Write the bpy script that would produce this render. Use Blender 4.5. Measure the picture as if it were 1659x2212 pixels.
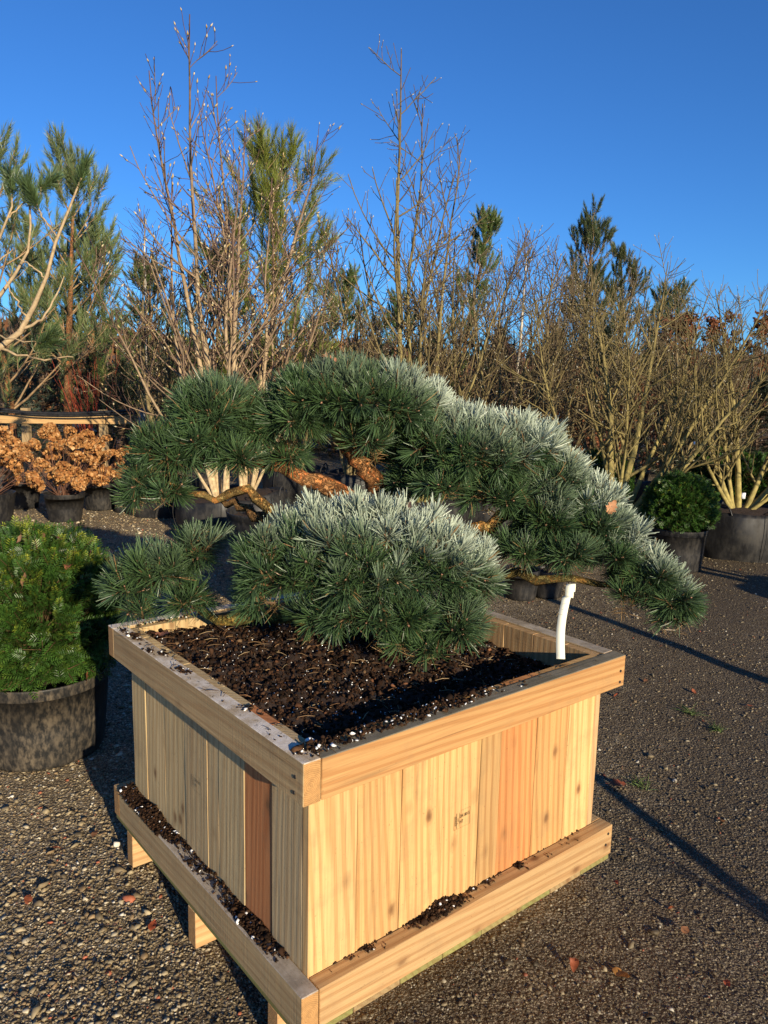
import bpy, math, random
import numpy as np
from mathutils import Vector, Matrix, noise as mnoise

for o in list(bpy.data.objects): bpy.data.objects.remove(o)
scene = bpy.context.scene
COL = scene.collection
R = math.radians

# ------------------------------------------------------------------ camera
CAM_H, PITCH, ROLL = 1.4932, -0.1633, 0.0233
cam_d = bpy.data.cameras.new('camera'); cam = bpy.data.objects.new('camera', cam_d); COL.objects.link(cam)
cam_d.sensor_fit = 'VERTICAL'; cam_d.sensor_height = 36.0; cam_d.lens = 36.0 * 3048.7 / 4032
cam_d.clip_start = 0.05; cam_d.clip_end = 2000
_f = np.array([0, math.cos(PITCH), math.sin(PITCH)]); _r = np.array([1.0, 0, 0]); _u = np.cross(_r, _f)
_r2 = _r * math.cos(ROLL) + _u * math.sin(ROLL); _u2 = -_r * math.sin(ROLL) + _u * math.cos(ROLL)
M = Matrix.Identity(4)
for i in range(3):
    M[i][0] = _r2[i]; M[i][1] = _u2[i]; M[i][2] = -_f[i]
M[0][3], M[1][3], M[2][3] = 0, 0, CAM_H
cam.matrix_world = M
scene.camera = cam

# ------------------------------------------------------------------ sky, sun, exposure
SUN = Vector((0.4805, -0.8386, 0.2564)).normalized()
world = bpy.data.worlds.new('World'); scene.world = world; world.use_nodes = True
wn = world.node_tree; wn.nodes.clear()
sky = wn.nodes.new('ShaderNodeTexSky'); sky.sky_type = 'NISHITA'; sky.sun_disc = False
sky.sun_elevation = math.asin(SUN.z); sky.sun_rotation = math.atan2(SUN.x, SUN.y)
sky.altitude = 50; sky.air_density = 0.9; sky.dust_density = 0.0; sky.ozone_density = 3.2
hs = wn.nodes.new('ShaderNodeHueSaturation'); hs.inputs['Saturation'].default_value = 1.0; hs.inputs['Value'].default_value = 1.0
bg = wn.nodes.new('ShaderNodeBackground'); bg.inputs[1].default_value = 0.075
wo = wn.nodes.new('ShaderNodeOutputWorld')
wb = wn.nodes.new('ShaderNodeMix'); wb.data_type = 'RGBA'; wb.blend_type = 'MULTIPLY'; wb.inputs[0].default_value = 1.0; wb.inputs[7].default_value = (.40, .83, 1.34, 1)   # the camera's white balance, set for the warm low sun
wn.links.new(sky.outputs[0], wb.inputs[6]); wn.links.new(wb.outputs[2], hs.inputs['Color']); wn.links.new(hs.outputs[0], bg.inputs[0]); wn.links.new(bg.outputs[0], wo.inputs[0])
sun_d = bpy.data.lights.new('sun', 'SUN'); sun_d.energy = 4.8; sun_d.angle = R(0.53); sun_d.color = (1.0, 0.85, 0.62)
sun = bpy.data.objects.new('sun', sun_d); COL.objects.link(sun)
sun.rotation_euler = SUN.to_track_quat('Z', 'Y').to_euler()
vs = scene.view_settings
scene.display_settings.display_device = 'sRGB'
vs.view_transform = 'Standard'; vs.look = 'None'; vs.exposure = 0.62; vs.gamma = 1.0; vs.use_curve_mapping = False
scene.cycles.max_bounces = 6; scene.cycles.transparent_max_bounces = 4

# ------------------------------------------------------------------ helpers
F_, CX, CY = 1672.6, 829.5, 1106.0
def P(x, y, D):
    """point at forward distance D on the sight line of a spot measured in the photograph (1659 px wide copy)"""
    d = _f + _r2 * (x - CX) / F_ - _u2 * (y - CY) / F_
    return np.array([0, 0, CAM_H]) + d * (D / d[1])
def G(x, y):
    d = _f + _r2 * (x - CX) / F_ - _u2 * (y - CY) / F_
    return np.array([0, 0, CAM_H]) - d * (CAM_H / d[2])
def nrm(v): return v / np.maximum(np.linalg.norm(v, axis=-1, keepdims=True), 1e-9)

def mesh_np(name, V, F, mat, parent=None, col=None, smooth=False, midx=None):
    """one mesh object out of arrays; F is (m,k)"""
    me = bpy.data.meshes.new(name)
    V = np.asarray(V, np.float32); F = np.asarray(F, np.int32); k = F.shape[1]
    me.vertices.add(len(V)); me.vertices.foreach_set('co', V.ravel())
    me.loops.add(F.size); me.loops.foreach_set('vertex_index', F.ravel())
    me.polygons.add(len(F)); me.polygons.foreach_set('loop_start', np.arange(0, F.size, k, dtype=np.int32))
    if midx is not None: me.polygons.foreach_set('material_index', np.asarray(midx, np.int32))
    me.update(calc_edges=True)
    if col is not None:
        a = me.attributes.new('Col', 'FLOAT_COLOR', 'POINT')
        c = np.ones((len(V), 4), np.float32); c[:, :3] = np.asarray(col)[:, :3]
        a.data.foreach_set('color', c.ravel())
    for m in (mat if isinstance(mat, (list, tuple)) else [mat]): me.materials.append(m)
    if smooth: me.polygons.foreach_set('use_smooth', np.ones(len(F), bool))
    return link(name, me, parent)
def link(name, me, parent=None):
    o = bpy.data.objects.new(name, me); COL.objects.link(o)
    if parent is not None: o.parent = parent
    return o
def thing(name, label, cat, loc=(0, 0, 0), rz=0.0, group=None):
    o = bpy.data.objects.new(name, None); COL.objects.link(o); o.empty_display_size = 0.1
    o.location = loc; o.rotation_euler = (0, 0, rz)
    return tag(o, label, cat, group)
def tag(o, label=None, cat=None, group=None, kind=None):
    if label: o['label'] = label
    if cat: o['category'] = cat
    if group: o['group'] = group
    if kind: o['kind'] = kind
    return o

class Acc:
    """collects geometry with triangles/quads stored as triangles plus a colour per vertex and a material index"""
    def __init__(s): s.V, s.F, s.C, s.M, s.n = [], [], [], [], 0
    def add(s, V, F, col=(1, 1, 1), m=0):
        V = np.asarray(V, float).reshape(-1, 3); F = np.asarray(F, int)
        if F.shape[1] == 4: F = np.concatenate([F[:, [0, 1, 2]], F[:, [0, 2, 3]]])
        c = np.asarray(col, float)
        if c.ndim == 1: c = np.tile(c[:3], (len(V), 1))
        s.V.append(V); s.F.append(F + s.n); s.C.append(c[:, :3]); s.M.append(np.full(len(F), m)); s.n += len(V)
    def build(s, name, mat, parent=None, smooth=False):
        return mesh_np(name, np.concatenate(s.V), np.concatenate(s.F), mat, parent, np.concatenate(s.C), smooth, np.concatenate(s.M))

def tubes(Pt, Rr, k=3):
    """Pt (m,n,3) centre lines, Rr (m,n) radii -> V, quads"""
    Pt = np.asarray(Pt, float); Rr = np.asarray(Rr, float); m, n, _ = Pt.shape
    T = np.empty_like(Pt); T[:, 1:-1] = Pt[:, 2:] - Pt[:, :-2]; T[:, 0] = Pt[:, 1] - Pt[:, 0]; T[:, -1] = Pt[:, -1] - Pt[:, -2]
    T = nrm(T)
    ref = np.where(np.abs(T[:, :1, 2:3]) > 0.8, np.array([1.0, 0, 0]), np.array([0, 0, 1.0]))
    A = nrm(np.cross(T, np.broadcast_to(ref, T.shape))); B = np.cross(T, A)
    an = np.arange(k) * 2 * np.pi / k
    V = Pt[:, :, None, :] + Rr[:, :, None, None] * (A[:, :, None, :] * np.cos(an)[None, None, :, None] + B[:, :, None, :] * np.sin(an)[None, None, :, None])
    V = V.reshape(-1, 3)
    i = np.arange(m)[:, None, None]; j = np.arange(n - 1)[None, :, None]; q = np.arange(k)[None, None, :]; q2 = (q + 1) % k
    b = i * n * k + j * k
    F = np.stack([b + q, b + q2, b + k + q2, b + k + q], -1).reshape(-1, 4)
    return V, F
def catmull(pts, n):
    pts = np.asarray(pts, float); d = np.r_[0, np.cumsum(np.linalg.norm(np.diff(pts[:, :3], axis=0), axis=1))]
    t = np.linspace(0, d[-1], n)
    out = np.empty((n, pts.shape[1]))
    ext = np.vstack([2 * pts[0] - pts[1], pts, 2 * pts[-1] - pts[-2]])
    idx = np.clip(np.searchsorted(d, t, 'right') - 1, 0, len(pts) - 2)
    u = ((t - d[idx]) / np.maximum(d[idx + 1] - d[idx], 1e-9))[:, None]
    p0, p1, p2, p3 = ext[idx], ext[idx + 1], ext[idx + 2], ext[idx + 3]
    return 0.5 * (2 * p1 + (p2 - p0) * u + (2 * p0 - 5 * p1 + 4 * p2 - p3) * u ** 2 + (3 * p1 - p0 - 3 * p2 + p3) * u ** 3)

def ico(sub=0):
    t = (1 + 5 ** .5) / 2
    V = np.array([(-1, t, 0), (1, t, 0), (-1, -t, 0), (1, -t, 0), (0, -1, t), (0, 1, t), (0, -1, -t), (0, 1, -t), (t, 0, -1), (t, 0, 1), (-t, 0, -1), (-t, 0, 1)], float)
    F = [(0, 11, 5), (0, 5, 1), (0, 1, 7), (0, 7, 10), (0, 10, 11), (1, 5, 9), (5, 11, 4), (11, 10, 2), (10, 7, 6), (7, 1, 8), (3, 9, 4), (3, 4, 2), (3, 2, 6), (3, 6, 8), (3, 8, 9), (4, 9, 5), (2, 4, 11), (6, 2, 10), (8, 6, 7), (9, 8, 1)]
    V = nrm(V)
    for _ in range(sub):
        V = list(map(tuple, V)); c = {}; nf = []
        def mid(a, b):
            k = (min(a, b), max(a, b))
            if k not in c:
                v = nrm((np.array(V[a]) + np.array(V[b]))[None])[0]; V.append(tuple(v)); c[k] = len(V) - 1
            return c[k]
        for a, b, d in F:
            x, y, z = mid(a, b), mid(b, d), mid(d, a); nf += [(a, x, z), (b, y, x), (d, z, y), (x, y, z)]
        F = nf; V = np.array(V)
    return np.array(V), np.array(F)
ICO0, ICO1 = ico(0), ico(1)
OCT = (np.array([(1, 0, 0), (-1, 0, 0), (0, 1, 0), (0, -1, 0), (0, 0, 1), (0, 0, -1)], float),
       np.array([(0, 2, 4), (2, 1, 4), (1, 3, 4), (3, 0, 4), (2, 0, 5), (1, 2, 5), (3, 1, 5), (0, 3, 5)]))
def rand_rot(n, rng):
    q = nrm(rng.normal(size=(n, 4))); w, x, y, z = q.T
    return np.stack([np.stack([1 - 2 * (y * y + z * z), 2 * (x * y - z * w), 2 * (x * z + y * w)], -1),
                     np.stack([2 * (x * y + z * w), 1 - 2 * (x * x + z * z), 2 * (y * z - x * w)], -1),
                     np.stack([2 * (x * z - y * w), 2 * (y * z + x * w), 1 - 2 * (x * x + y * y)], -1)], -2)
def lumps(pos, size, rng, base=ICO0, jit=.22, aniso=.35, flat=1.0):
    """many small lumpy solids at pos; size (n,) radius"""
    n = len(pos); B, F = base; nv = len(B)
    V = B[None] * (1 + rng.normal(size=(n, nv, 1)) * jit)
    V = V * (1 + rng.uniform(-aniso, aniso, (n, 1, 3)))
    V = np.einsum('nij,nvj->nvi', rand_rot(n, rng), V); V[..., 2] *= flat
    V = V * np.asarray(size).reshape(-1, 1, 1) + pos[:, None, :]
    FF = F[None] + (np.arange(n) * nv)[:, None, None]
    return V.reshape(-1, 3), FF.reshape(-1, 3), nv

# ------------------------------------------------------------------ materials
def new_mat(name):
    m = bpy.data.materials.new(name); m.use_nodes = True; nt = m.node_tree; nt.nodes.clear()
    out = nt.nodes.new('ShaderNodeOutputMaterial'); b = nt.nodes.new('ShaderNodeBsdfPrincipled')
    nt.links.new(b.outputs[0], out.inputs[0]); return m, nt, b
def nd(nt, t, links={}, **props):
    n = nt.nodes.new('ShaderNode' + t)
    for k, v in props.items(): setattr(n, k, v)
    for k, v in links.items():
        s = n.inputs[k]
        if isinstance(v, bpy.types.NodeSocket): nt.links.new(v, s)
        else: s.default_value = v
    return n
def ramp(nt, fac, stops):
    n = nt.nodes.new('ShaderNodeValToRGB'); nt.links.new(fac, n.inputs[0]); e = n.color_ramp.elements
    while len(e) < len(stops): e.new(0.5)
    for el, (p, c) in zip(e, stops):
        el.position = p; el.color = (c, c, c, 1) if not hasattr(c, '__len__') else (*c, 1)
    return n.outputs[0]
def mix(nt, fac, a, b, bt='MIX'):
    n = nt.nodes.new('ShaderNodeMix'); n.data_type = 'RGBA'; n.blend_type = bt
    for i, v in ((0, fac), (6, a), (7, b)):
        if isinstance(v, bpy.types.NodeSocket): nt.links.new(v, n.inputs[i])
        elif i == 0: n.inputs[i].default_value = v
        else: n.inputs[i].default_value = (*v, 1) if hasattr(v, '__len__') else (v, v, v, 1)
    return n.outputs[2]
def mth(nt, op, a, b=0.5):
    n = nt.nodes.new('ShaderNodeMath'); n.operation = op
    for i, v in enumerate((a, b)):
        if isinstance(v, bpy.types.NodeSocket): nt.links.new(v, n.inputs[i])
        else: n.inputs[i].default_value = v
    return n.outputs[0]
def bump(nt, b, h, strength, dist):
    n = nd(nt, 'Bump', {'Height': h, 'Strength': strength, 'Distance': dist}); nt.links.new(n.outputs[0], b.inputs['Normal']); return n
def coords(nt, scale, out='Object', rnd=True):
    tc = nd(nt, 'TexCoord'); v = tc.outputs[out]
    if rnd:
        oi = nd(nt, 'ObjectInfo'); r = mth(nt, 'MULTIPLY', oi.outputs['Random'], 61.7)
        cb = nd(nt, 'CombineXYZ', {'X': r, 'Y': r, 'Z': r}); v = nd(nt, 'VectorMath', {0: v, 1: cb.outputs[0]}, operation='ADD').outputs[0]
    return nd(nt, 'Mapping', {'Vector': v, 'Scale': scale}).outputs[0]
def noise(nt, vec, scale, detail=3.0, rough=.55, dist=0.0, out=0):
    return nd(nt, 'TexNoise', {'Vector': vec, 'Scale': scale, 'Detail': detail, 'Roughness': rough, 'Distortion': dist}).outputs[out]

def attr_mat(name, rough=.6, spec=.3, transl=0.0, var=.25, vscale=30.0, bumpd=0.0, sheen=0):
    """colour comes from the 'Col' attribute (the thing's own colour), broken up by noise"""
    m, nt, b = new_mat(name)
    a = nd(nt, 'Attribute', attribute_name='Col').outputs['Color']
    v = coords(nt, (1, 1, 1), rnd=False)
    nz = noise(nt, v, vscale, 4)
    k = ramp(nt, nz, [(.25, 1 - var), (.75, 1 + var * .6)])
    c = mix(nt, 1.0, a, k, 'MULTIPLY'); nt.links.new(c, b.inputs['Base Color'])
    b.inputs['Roughness'].default_value = rough; b.inputs['Specular IOR Level'].default_value = spec
    if bumpd: bump(nt, b, nz, .6, bumpd)
    if transl:
        t = nd(nt, 'BsdfTranslucent', {'Color': c}); ms = nd(nt, 'MixShader', {0: transl, 1: b.outputs[0], 2: t.outputs[0]})
        out = [n for n in nt.nodes if n.type == 'OUTPUT_MATERIAL'][0]; nt.links.new(ms.outputs[0], out.inputs[0])
    return m
M_NEEDLE = attr_mat('pine needles', .42, .45, .12, .18, 25)
M_LEAF = attr_mat('glossy yew leaf', .38, .38, .14, .2, 18)
M_BARK = attr_mat('bark', .85, .15, 0, .45, 28, .004)
def bark_mat():
    m, nt, b = new_mat('flaky pine bark'); a = nd(nt, 'Attribute', attribute_name='Col').outputs['Color']; v = coords(nt, (1, 1, 1), rnd=False)
    vv = nd(nt, 'VectorMath', {0: v, 1: nd(nt, 'VectorMath', {0: noise(nt, v, 38, 5, .7, out=1), 'Scale': .11}, operation='SCALE').outputs[0]}, operation='ADD').outputs[0]
    vo = nd(nt, 'TexVoronoi', {'Vector': vv, 'Scale': 46.0}, feature='DISTANCE_TO_EDGE'); vc = nd(nt, 'TexVoronoi', {'Vector': vv, 'Scale': 46.0})
    r = nd(nt, 'SeparateColor', {0: vc.outputs['Color']}).outputs[0]; n = noise(nt, v, 130, 4, .7)
    c = mix(nt, 1.0, a, ramp(nt, r, [(0.0, (.42, .36, .32)), (.35, (.85, .85, .8)), (.65, (1.15, 1.25, 1.3)), (.9, (1.45, .95, .7)), (1.0, (1.7, 1.7, 1.5))]), 'MULTIPLY')
    c = mix(nt, 1.0, c, ramp(nt, n, [(.3, .6), (.7, 1.25)]), 'MULTIPLY'); c = mix(nt, mth(nt, 'MULTIPLY', ramp(nt, vo.outputs['Distance'], [(.0, .8), (.10, 0.0)]), ramp(nt, noise(nt, v, 22, 3), [(.38, 0.0), (.6, 1.0)])), c, (.045, .028, .015))
    nt.links.new(c, b.inputs['Base Color']); b.inputs['Roughness'].default_value = .85; b.inputs['Specular IOR Level'].default_value = .15
    h = mth(nt, 'ADD', mth(nt, 'MULTIPLY', ramp(nt, vo.outputs['Distance'], [(.0, 0.0), (.15, 1.0)]), .8), mth(nt, 'ADD', mth(nt, 'MULTIPLY', r, .6), mth(nt, 'MULTIPLY', n, .4))); bump(nt, b, h, .9, .008); return m
M_PINEBARK = bark_mat()
M_DRY = attr_mat('papery dry petal', .75, .15, .25, .35, 60)
M_STONE = attr_mat('stone', .62, .35, 0, .3, 90)
M_SOILBIT = attr_mat('peat crumbs', .9, .1, 0, .35, 120)
M_BUD = attr_mat('downy bud', .8, .15, .1, .15, 60)

def wood_mat(name, axis, end=False):
    """sawn softwood; the object's colour is the board's own tint, its alpha how weathered it is; axis = grain direction"""
    m, nt, b = new_mat(name)
    oi = nd(nt, 'ObjectInfo'); tint, weath = oi.outputs['Color'], oi.outputs['Alpha']
    s_al, s_ac = 1.0, 1.0
    sc = [11.0, 11.0, 11.0]; sc[axis] = 0.55
    v = coords(nt, tuple(sc)); v1 = coords(nt, (1, 1, 1))
    big = noise(nt, v, 1.0, 2, .5)
    # growth rings: a distorted distance across the board
    rg = nd(nt, 'TexWave', {'Vector': v, 'Scale': 2.3, 'Distortion': 14.0, 'Detail': 3.0, 'Detail Scale': .32, 'Detail Roughness': .55}, wave_type='BANDS', bands_direction='DIAGONAL').outputs['Fac']
    sc2 = [240.0, 240.0, 240.0]; sc2[axis] = 5.0
    fine = noise(nt, coords(nt, tuple(sc2)), 1.0, 3, .6)
    ringk = ramp(nt, rg, [(.0, 1.03), (.55, 1.0), (.93, .84), (1.0, .9)])
    c = mix(nt, 1.0, tint, ringk, 'MULTIPLY')
    hue = mix(nt, ramp(nt, rg, [(.45, 0.0), (.97, .32)]), c, mix(nt, 1.0, tint, (.80, .52, .34), 'MULTIPLY'))
    c = mix(nt, 1.0, hue, ramp(nt, fine, [(.25, .80), (.7, 1.08)]), 'MULTIPLY')
    c = mix(nt, 1.0, c, ramp(nt, big, [(.3, .84), (.7, 1.1)]), 'MULTIPLY')
    # knots
    sk = [13.0, 13.0, 13.0]; sk[axis] = 8.0
    kv = coords(nt, tuple(sk)); kd = nd(nt, 'TexVoronoi', {'Vector': kv, 'Scale': 1.0, 'Randomness': .9})
    dd = mth(nt, 'ADD', kd.outputs['Distance'], mth(nt, 'MULTIPLY', noise(nt, kv, 5.0, 2), .10))
    pick = nd(nt, 'SeparateColor', {0: kd.outputs['Color']}).outputs[0]
    kn = mth(nt, 'MULTIPLY', ramp(nt, dd, [(.10, .95), (.17, .55), (.20, .28), (.31, 0.0)]), ramp(nt, pick, [(.34, 0.0), (.36, 1.0)]))
    c = mix(nt, kn, c, (.16, .075, .03))
    # weathering to grey brown, then specks of dirt
    grey = mix(nt, fine, (.25, .175, .085), (.56, .415, .225))
    c = mix(nt, weath, c, grey)
    sp = noise(nt, v1, 130, 3, .7); c = mix(nt, ramp(nt, sp, [(.66, 0.0), (.72, .55)]), c, (.10, .06, .03))
    st = noise(nt, v1, 9, 4, .65); c = mix(nt, ramp(nt, st, [(.52, 0.0), (.78, .38)]), c, (.22, .15, .08))
    sd = [70.0, 70.0, 70.0]; sd[axis] = 2.2
    dr = noise(nt, coords(nt, tuple(sd)), 1.0, 4, .65); c = mix(nt, ramp(nt, dr, [(.60, 0.0), (.74, .5)]), c, (.17, .10, .045))
    ck = [300.0, 300.0, 300.0]; ck[axis] = 3.5
    crk = ramp(nt, noise(nt, coords(nt, tuple(ck)), 1.0, 2, .5), [(.70, 0.0), (.76, 1.0)]); c = mix(nt, mth(nt, 'MULTIPLY', crk, .55), c, (.06, .035, .018))
    nt.links.new(c, b.inputs['Base Color']); b.inputs['Roughness'].default_value = .78; b.inputs['Specular IOR Level'].default_value = .2
    h = mth(nt, 'ADD', mth(nt, 'MULTIPLY', fine, 1.0), mth(nt, 'MULTIPLY', rg, .35)); sw = [3.0, 3.0, 3.0]; sw[axis] = 190.0
    h = mth(nt, 'ADD', h, mth(nt, 'MULTIPLY', noise(nt, v1, 320, 2), .5)); h = mth(nt, 'ADD', h, mth(nt, 'MULTIPLY', noise(nt, coords(nt, tuple(sw)), 1.0, 2), .8)); h = mth(nt, 'SUBTRACT', h, mth(nt, 'MULTIPLY', crk, .8))
    rough_amt = mth(nt, 'ADD', mth(nt, 'MULTIPLY', weath, .55), .18)
    bp = bump(nt, b, h, .5, .0022); nt.links.new(rough_amt, bp.inputs['Strength'])
    return m
WOOD_X, WOOD_Y, WOOD_Z = wood_mat('sawn wood along x', 0), wood_mat('sawn wood along y', 1), wood_mat('sawn wood along z', 2)
def endgrain_mat(name, axis):
    m, nt, b = new_mat(name); v = coords(nt, (1, 1, 1), rnd=False)
    nz = noise(nt, v, 14, 3, out=1)
    vv = nd(nt, 'VectorMath', {0: v, 1: nd(nt, 'VectorMath', {0: nz, 'Scale': .012}, operation='SCALE').outputs[0]}, operation='ADD').outputs[0]
    sc = [1.0, 1.0, 1.0]; sc[axis] = 0.0
    g = nd(nt, 'Mapping', {'Vector': vv, 'Scale': tuple(sc)}).outputs[0]
    ln = nd(nt, 'VectorMath', {0: g}, operation='LENGTH').outputs['Value']
    rings = mth(nt, 'SINE', mth(nt, 'MULTIPLY', ln, 1500.0))
    oi = nd(nt, 'ObjectInfo')
    c = mix(nt, ramp(nt, mth(nt, 'ADD', mth(nt, 'MULTIPLY', rings, .5), .5), [(.3, 0.0), (.95, .6)]), (.48, .26, .09), (.30, .14, .045))
    c = mix(nt, 1.0, c, ramp(nt, noise(nt, v, 90, 4), [(.3, .75), (.7, 1.1)]), 'MULTIPLY')
    c = mix(nt, mth(nt, 'MULTIPLY', oi.outputs['Alpha'], .18), c, (.16, .11, .065))
    nt.links.new(c, b.inputs['Base Color']); b.inputs['Roughness'].default_value = .85
    bump(nt, b, noise(nt, v, 300, 3), .7, .002); return m
END_X, END_Y = endgrain_mat('end grain x', 0), endgrain_mat('end grain y', 1)
def top_mat(name, axis, base, frost):
    """upper, weathered face of a rim board, with rime where it is still frozen"""
    m, nt, b = new_mat(name); v = coords(nt, (1, 1, 1))
    sc = [150.0] * 3; sc[axis] = 7.0
    fi = noise(nt, coords(nt, tuple(sc)), 1, 3, .6)
    c = mix(nt, fi, tuple(x * .55 for x in base), tuple(min(1, x * 1.3) for x in base))
    f = mth(nt, 'MULTIPLY', ramp(nt, noise(nt, v, 12, 5, .7), [(.40, 0.0), (.6, 1.0)]), frost)
    c = mix(nt, f, c, (.78, .70, .60))
    c = mix(nt, ramp(nt, noise(nt, v, 60, 4, .7), [(.62, 0.0), (.70, .7)]), c, (.05, .035, .022))
    nt.links.new(c, b.inputs['Base Color']); b.inputs['Roughness'].default_value = .85
    bump(nt, b, mth(nt, 'ADD', fi, noise(nt, v, 420, 3)), .6, .0018); return m
TOP_LEFT = top_mat('frosty board top', 1, (.50, .38, .24), .9)
TOP_FRONT = top_mat('grey green board top', 0, (.16, .135, .085), .10)
TOP_RIGHT = top_mat('grey board top', 1, (.30, .24, .17), .35)

def plastic_mat(name, base, dusty, rough=.42, vs=8.0):
    m, nt, b = new_mat(name); v = coords(nt, (1, 1, .45))
    n1, n2 = noise(nt, v, vs * 4, 5, .7), noise(nt, v, vs, 3, .6)
    f = mth(nt, 'MULTIPLY', ramp(nt, n1, [(.42, 0.0), (.62, 1.0)]), ramp(nt, n2, [(.3, .25), (.7, 1.0)]))
    c = mix(nt, f, base, dusty); nt.links.new(c, b.inputs['Base Color'])
    nt.links.new(ramp(nt, n1, [(.3, rough), (.7, min(1, rough + .35))]), b.inputs['Roughness']); b.inputs['Specular IOR Level'].default_value = .4
    bump(nt, b, n1, .35, .002); return m
M_POT = plastic_mat('dusty black plastic', (.016, .016, .016), (.12, .095, .065), .38, 14)
M_POTCLEAN = plastic_mat('black plastic', (.012, .012, .013), (.045, .04, .034), .36)
M_BAG = plastic_mat('woven black root bag', (.013, .013, .014), (.04, .037, .032), .40, 5)
M_HOSE = plastic_mat('black pipe', (.012, .012, .013), (.03, .03, .03), .4)

def flat_mat(name, col, rough=.6, spec=.3, var=.0):
    m, nt, b = new_mat(name)
    if var:
        v = coords(nt, (1, 1, 1)); nt.links.new(mix(nt, 1.0, col, ramp(nt, noise(nt, v, 40, 4), [(.3, 1 - var), (.7, 1 + var)]), 'MULTIPLY'), b.inputs['Base Color'])
    else: b.inputs['Base Color'].default_value = (*col, 1)
    b.inputs['Roughness'].default_value = rough; b.inputs['Specular IOR Level'].default_value = spec; return m
M_INK = flat_mat('stamp ink', (.045, .03, .018), .9, .05)
M_NAIL = flat_mat('rusty nail', (.03, .025, .022), .6, .4)
M_TAG = flat_mat('cream plastic tag', (.80, .78, .62), .35, .4, .03)
M_WHITE = flat_mat('white plastic', (.75, .76, .78), .4, .4)

def soil_mat():
    m, nt, b = new_mat('peat soil'); v = coords(nt, (1, 1, 1), rnd=False)
    n = noise(nt, v, 60, 6, .7); c = ramp(nt, n, [(.3, (.012, .006, .003)), (.55, (.035, .017, .009)), (.75, (.07, .036, .018))])
    nt.links.new(c, b.inputs['Base Color']); b.inputs['Roughness'].default_value = .92
    bump(nt, b, n, .9, .01); return m
M_SOIL = soil_mat()

def ground_mat():
    m, nt, b = new_mat('gravel yard')
    v = coords(nt, (1, 1, 1), rnd=False)
    vo = nd(nt, 'TexVoronoi', {'Vector': v, 'Scale': 100.0}); vo2 = nd(nt, 'TexVoronoi', {'Vector': v, 'Scale': 250.0})
    cid = nd(nt, 'SeparateColor', {0: vo.outputs['Color']}).outputs[0]; cid2 = nd(nt, 'SeparateColor', {0: vo2.outputs['Color']}).outputs[1]
    st = ramp(nt, cid, [(0.0, (.18, .13, .07)), (.35, (.30, .225, .125)), (.6, (.42, .325, .19)), (.82, (.53, .43, .28)), (.95, (.66, .58, .42)), (1.0, (.36, .13, .065))])
    st2 = ramp(nt, cid2, [(0.0, (.055, .038, .02)), (.5, (.115, .082, .043)), (.85, (.27, .20, .115)), (1.0, (.56, .47, .32))])
    n1 = noise(nt, v, 0.9, 5, .6); n2 = noise(nt, v, 11.0, 5, .7)
    mud = ramp(nt, n2, [(.3, (.030, .020, .010)), (.7, (.085, .058, .029))])
    # packed wet fines to the right of the box, loose dry gravel to the left and beyond
    sx = nd(nt, 'SeparateXYZ', {0: v}); 
    wet = mth(nt, 'ADD', mth(nt, 'MULTIPLY', sx.outputs['X'], .20), mth(nt, 'MULTIPLY', sx.outputs['Y'], -.085)); wet = mth(nt, 'ADD', wet, mth(nt, 'MULTIPLY', n1, 1.1))
    wet = ramp(nt, wet, [(.15, 0.0), (.62, 1.0)])
    thr = ramp(nt, mth(nt, 'ADD', n2, mth(nt, 'MULTIPLY', wet, .22)), [(.48, 1.0), (.70, 0.0)])
    c = mix(nt, mth(nt, 'MULTIPLY', thr, ramp(nt, vo.outputs['Distance'], [(.35, 1.0), (.6, .2)])), mix(nt, ramp(nt, cid2, [(.5, .25), (.8, .9)]), mud, st2), st)
    c = mix(nt, mth(nt, 'MULTIPLY', wet, .45), c, mud)
    nt.links.new(c, b.inputs['Base Color']); b.inputs['Roughness'].default_value = .72; b.inputs['Specular IOR Level'].default_value = .35
    h = mth(nt, 'SUBTRACT', mth(nt, 'MULTIPLY', noise(nt, v, 26, 5, .7), 1.4), mth(nt, 'MULTIPLY', vo.outputs['Distance'], .9)); h = mth(nt, 'ADD', h, mth(nt, 'MULTIPLY', vo2.outputs['Distance'], -.35))
    bump(nt, b, h, 1.0, .013); return m
M_GROUND = ground_mat()

# ------------------------------------------------------------------ ground
def ground_z(x, y):
    return 0.012 * math.sin(1.3 * x + .7) * math.cos(.9 * y) + 0.03 * (mnoise.noise((x * .5, y * .5, 3.1))) + .012 * mnoise.noise((x * 2.1, y * 2.1, 8.0)) - 0.012
def make_ground():
    t = np.linspace(-1, 1, 241); g = np.sign(t) * (np.expm1(np.abs(t) * 6.2) / np.expm1(6.2)) * 500
    xs, ys = g, g + 2.2
    V = np.array([(x, y, ground_z(x, y) if abs(x) < 30 and -20 < y < 40 else -.012) for y in ys for x in xs])
    n = len(xs); i, j = np.meshgrid(np.arange(n - 1), np.arange(n - 1)); a = (j * n + i).ravel()
    o = mesh_np('ground', V, np.stack([a, a + 1, a + n + 1, a + n], 1), M_GROUND, smooth=True)
    tag(o, kind='structure')
make_ground()

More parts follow.
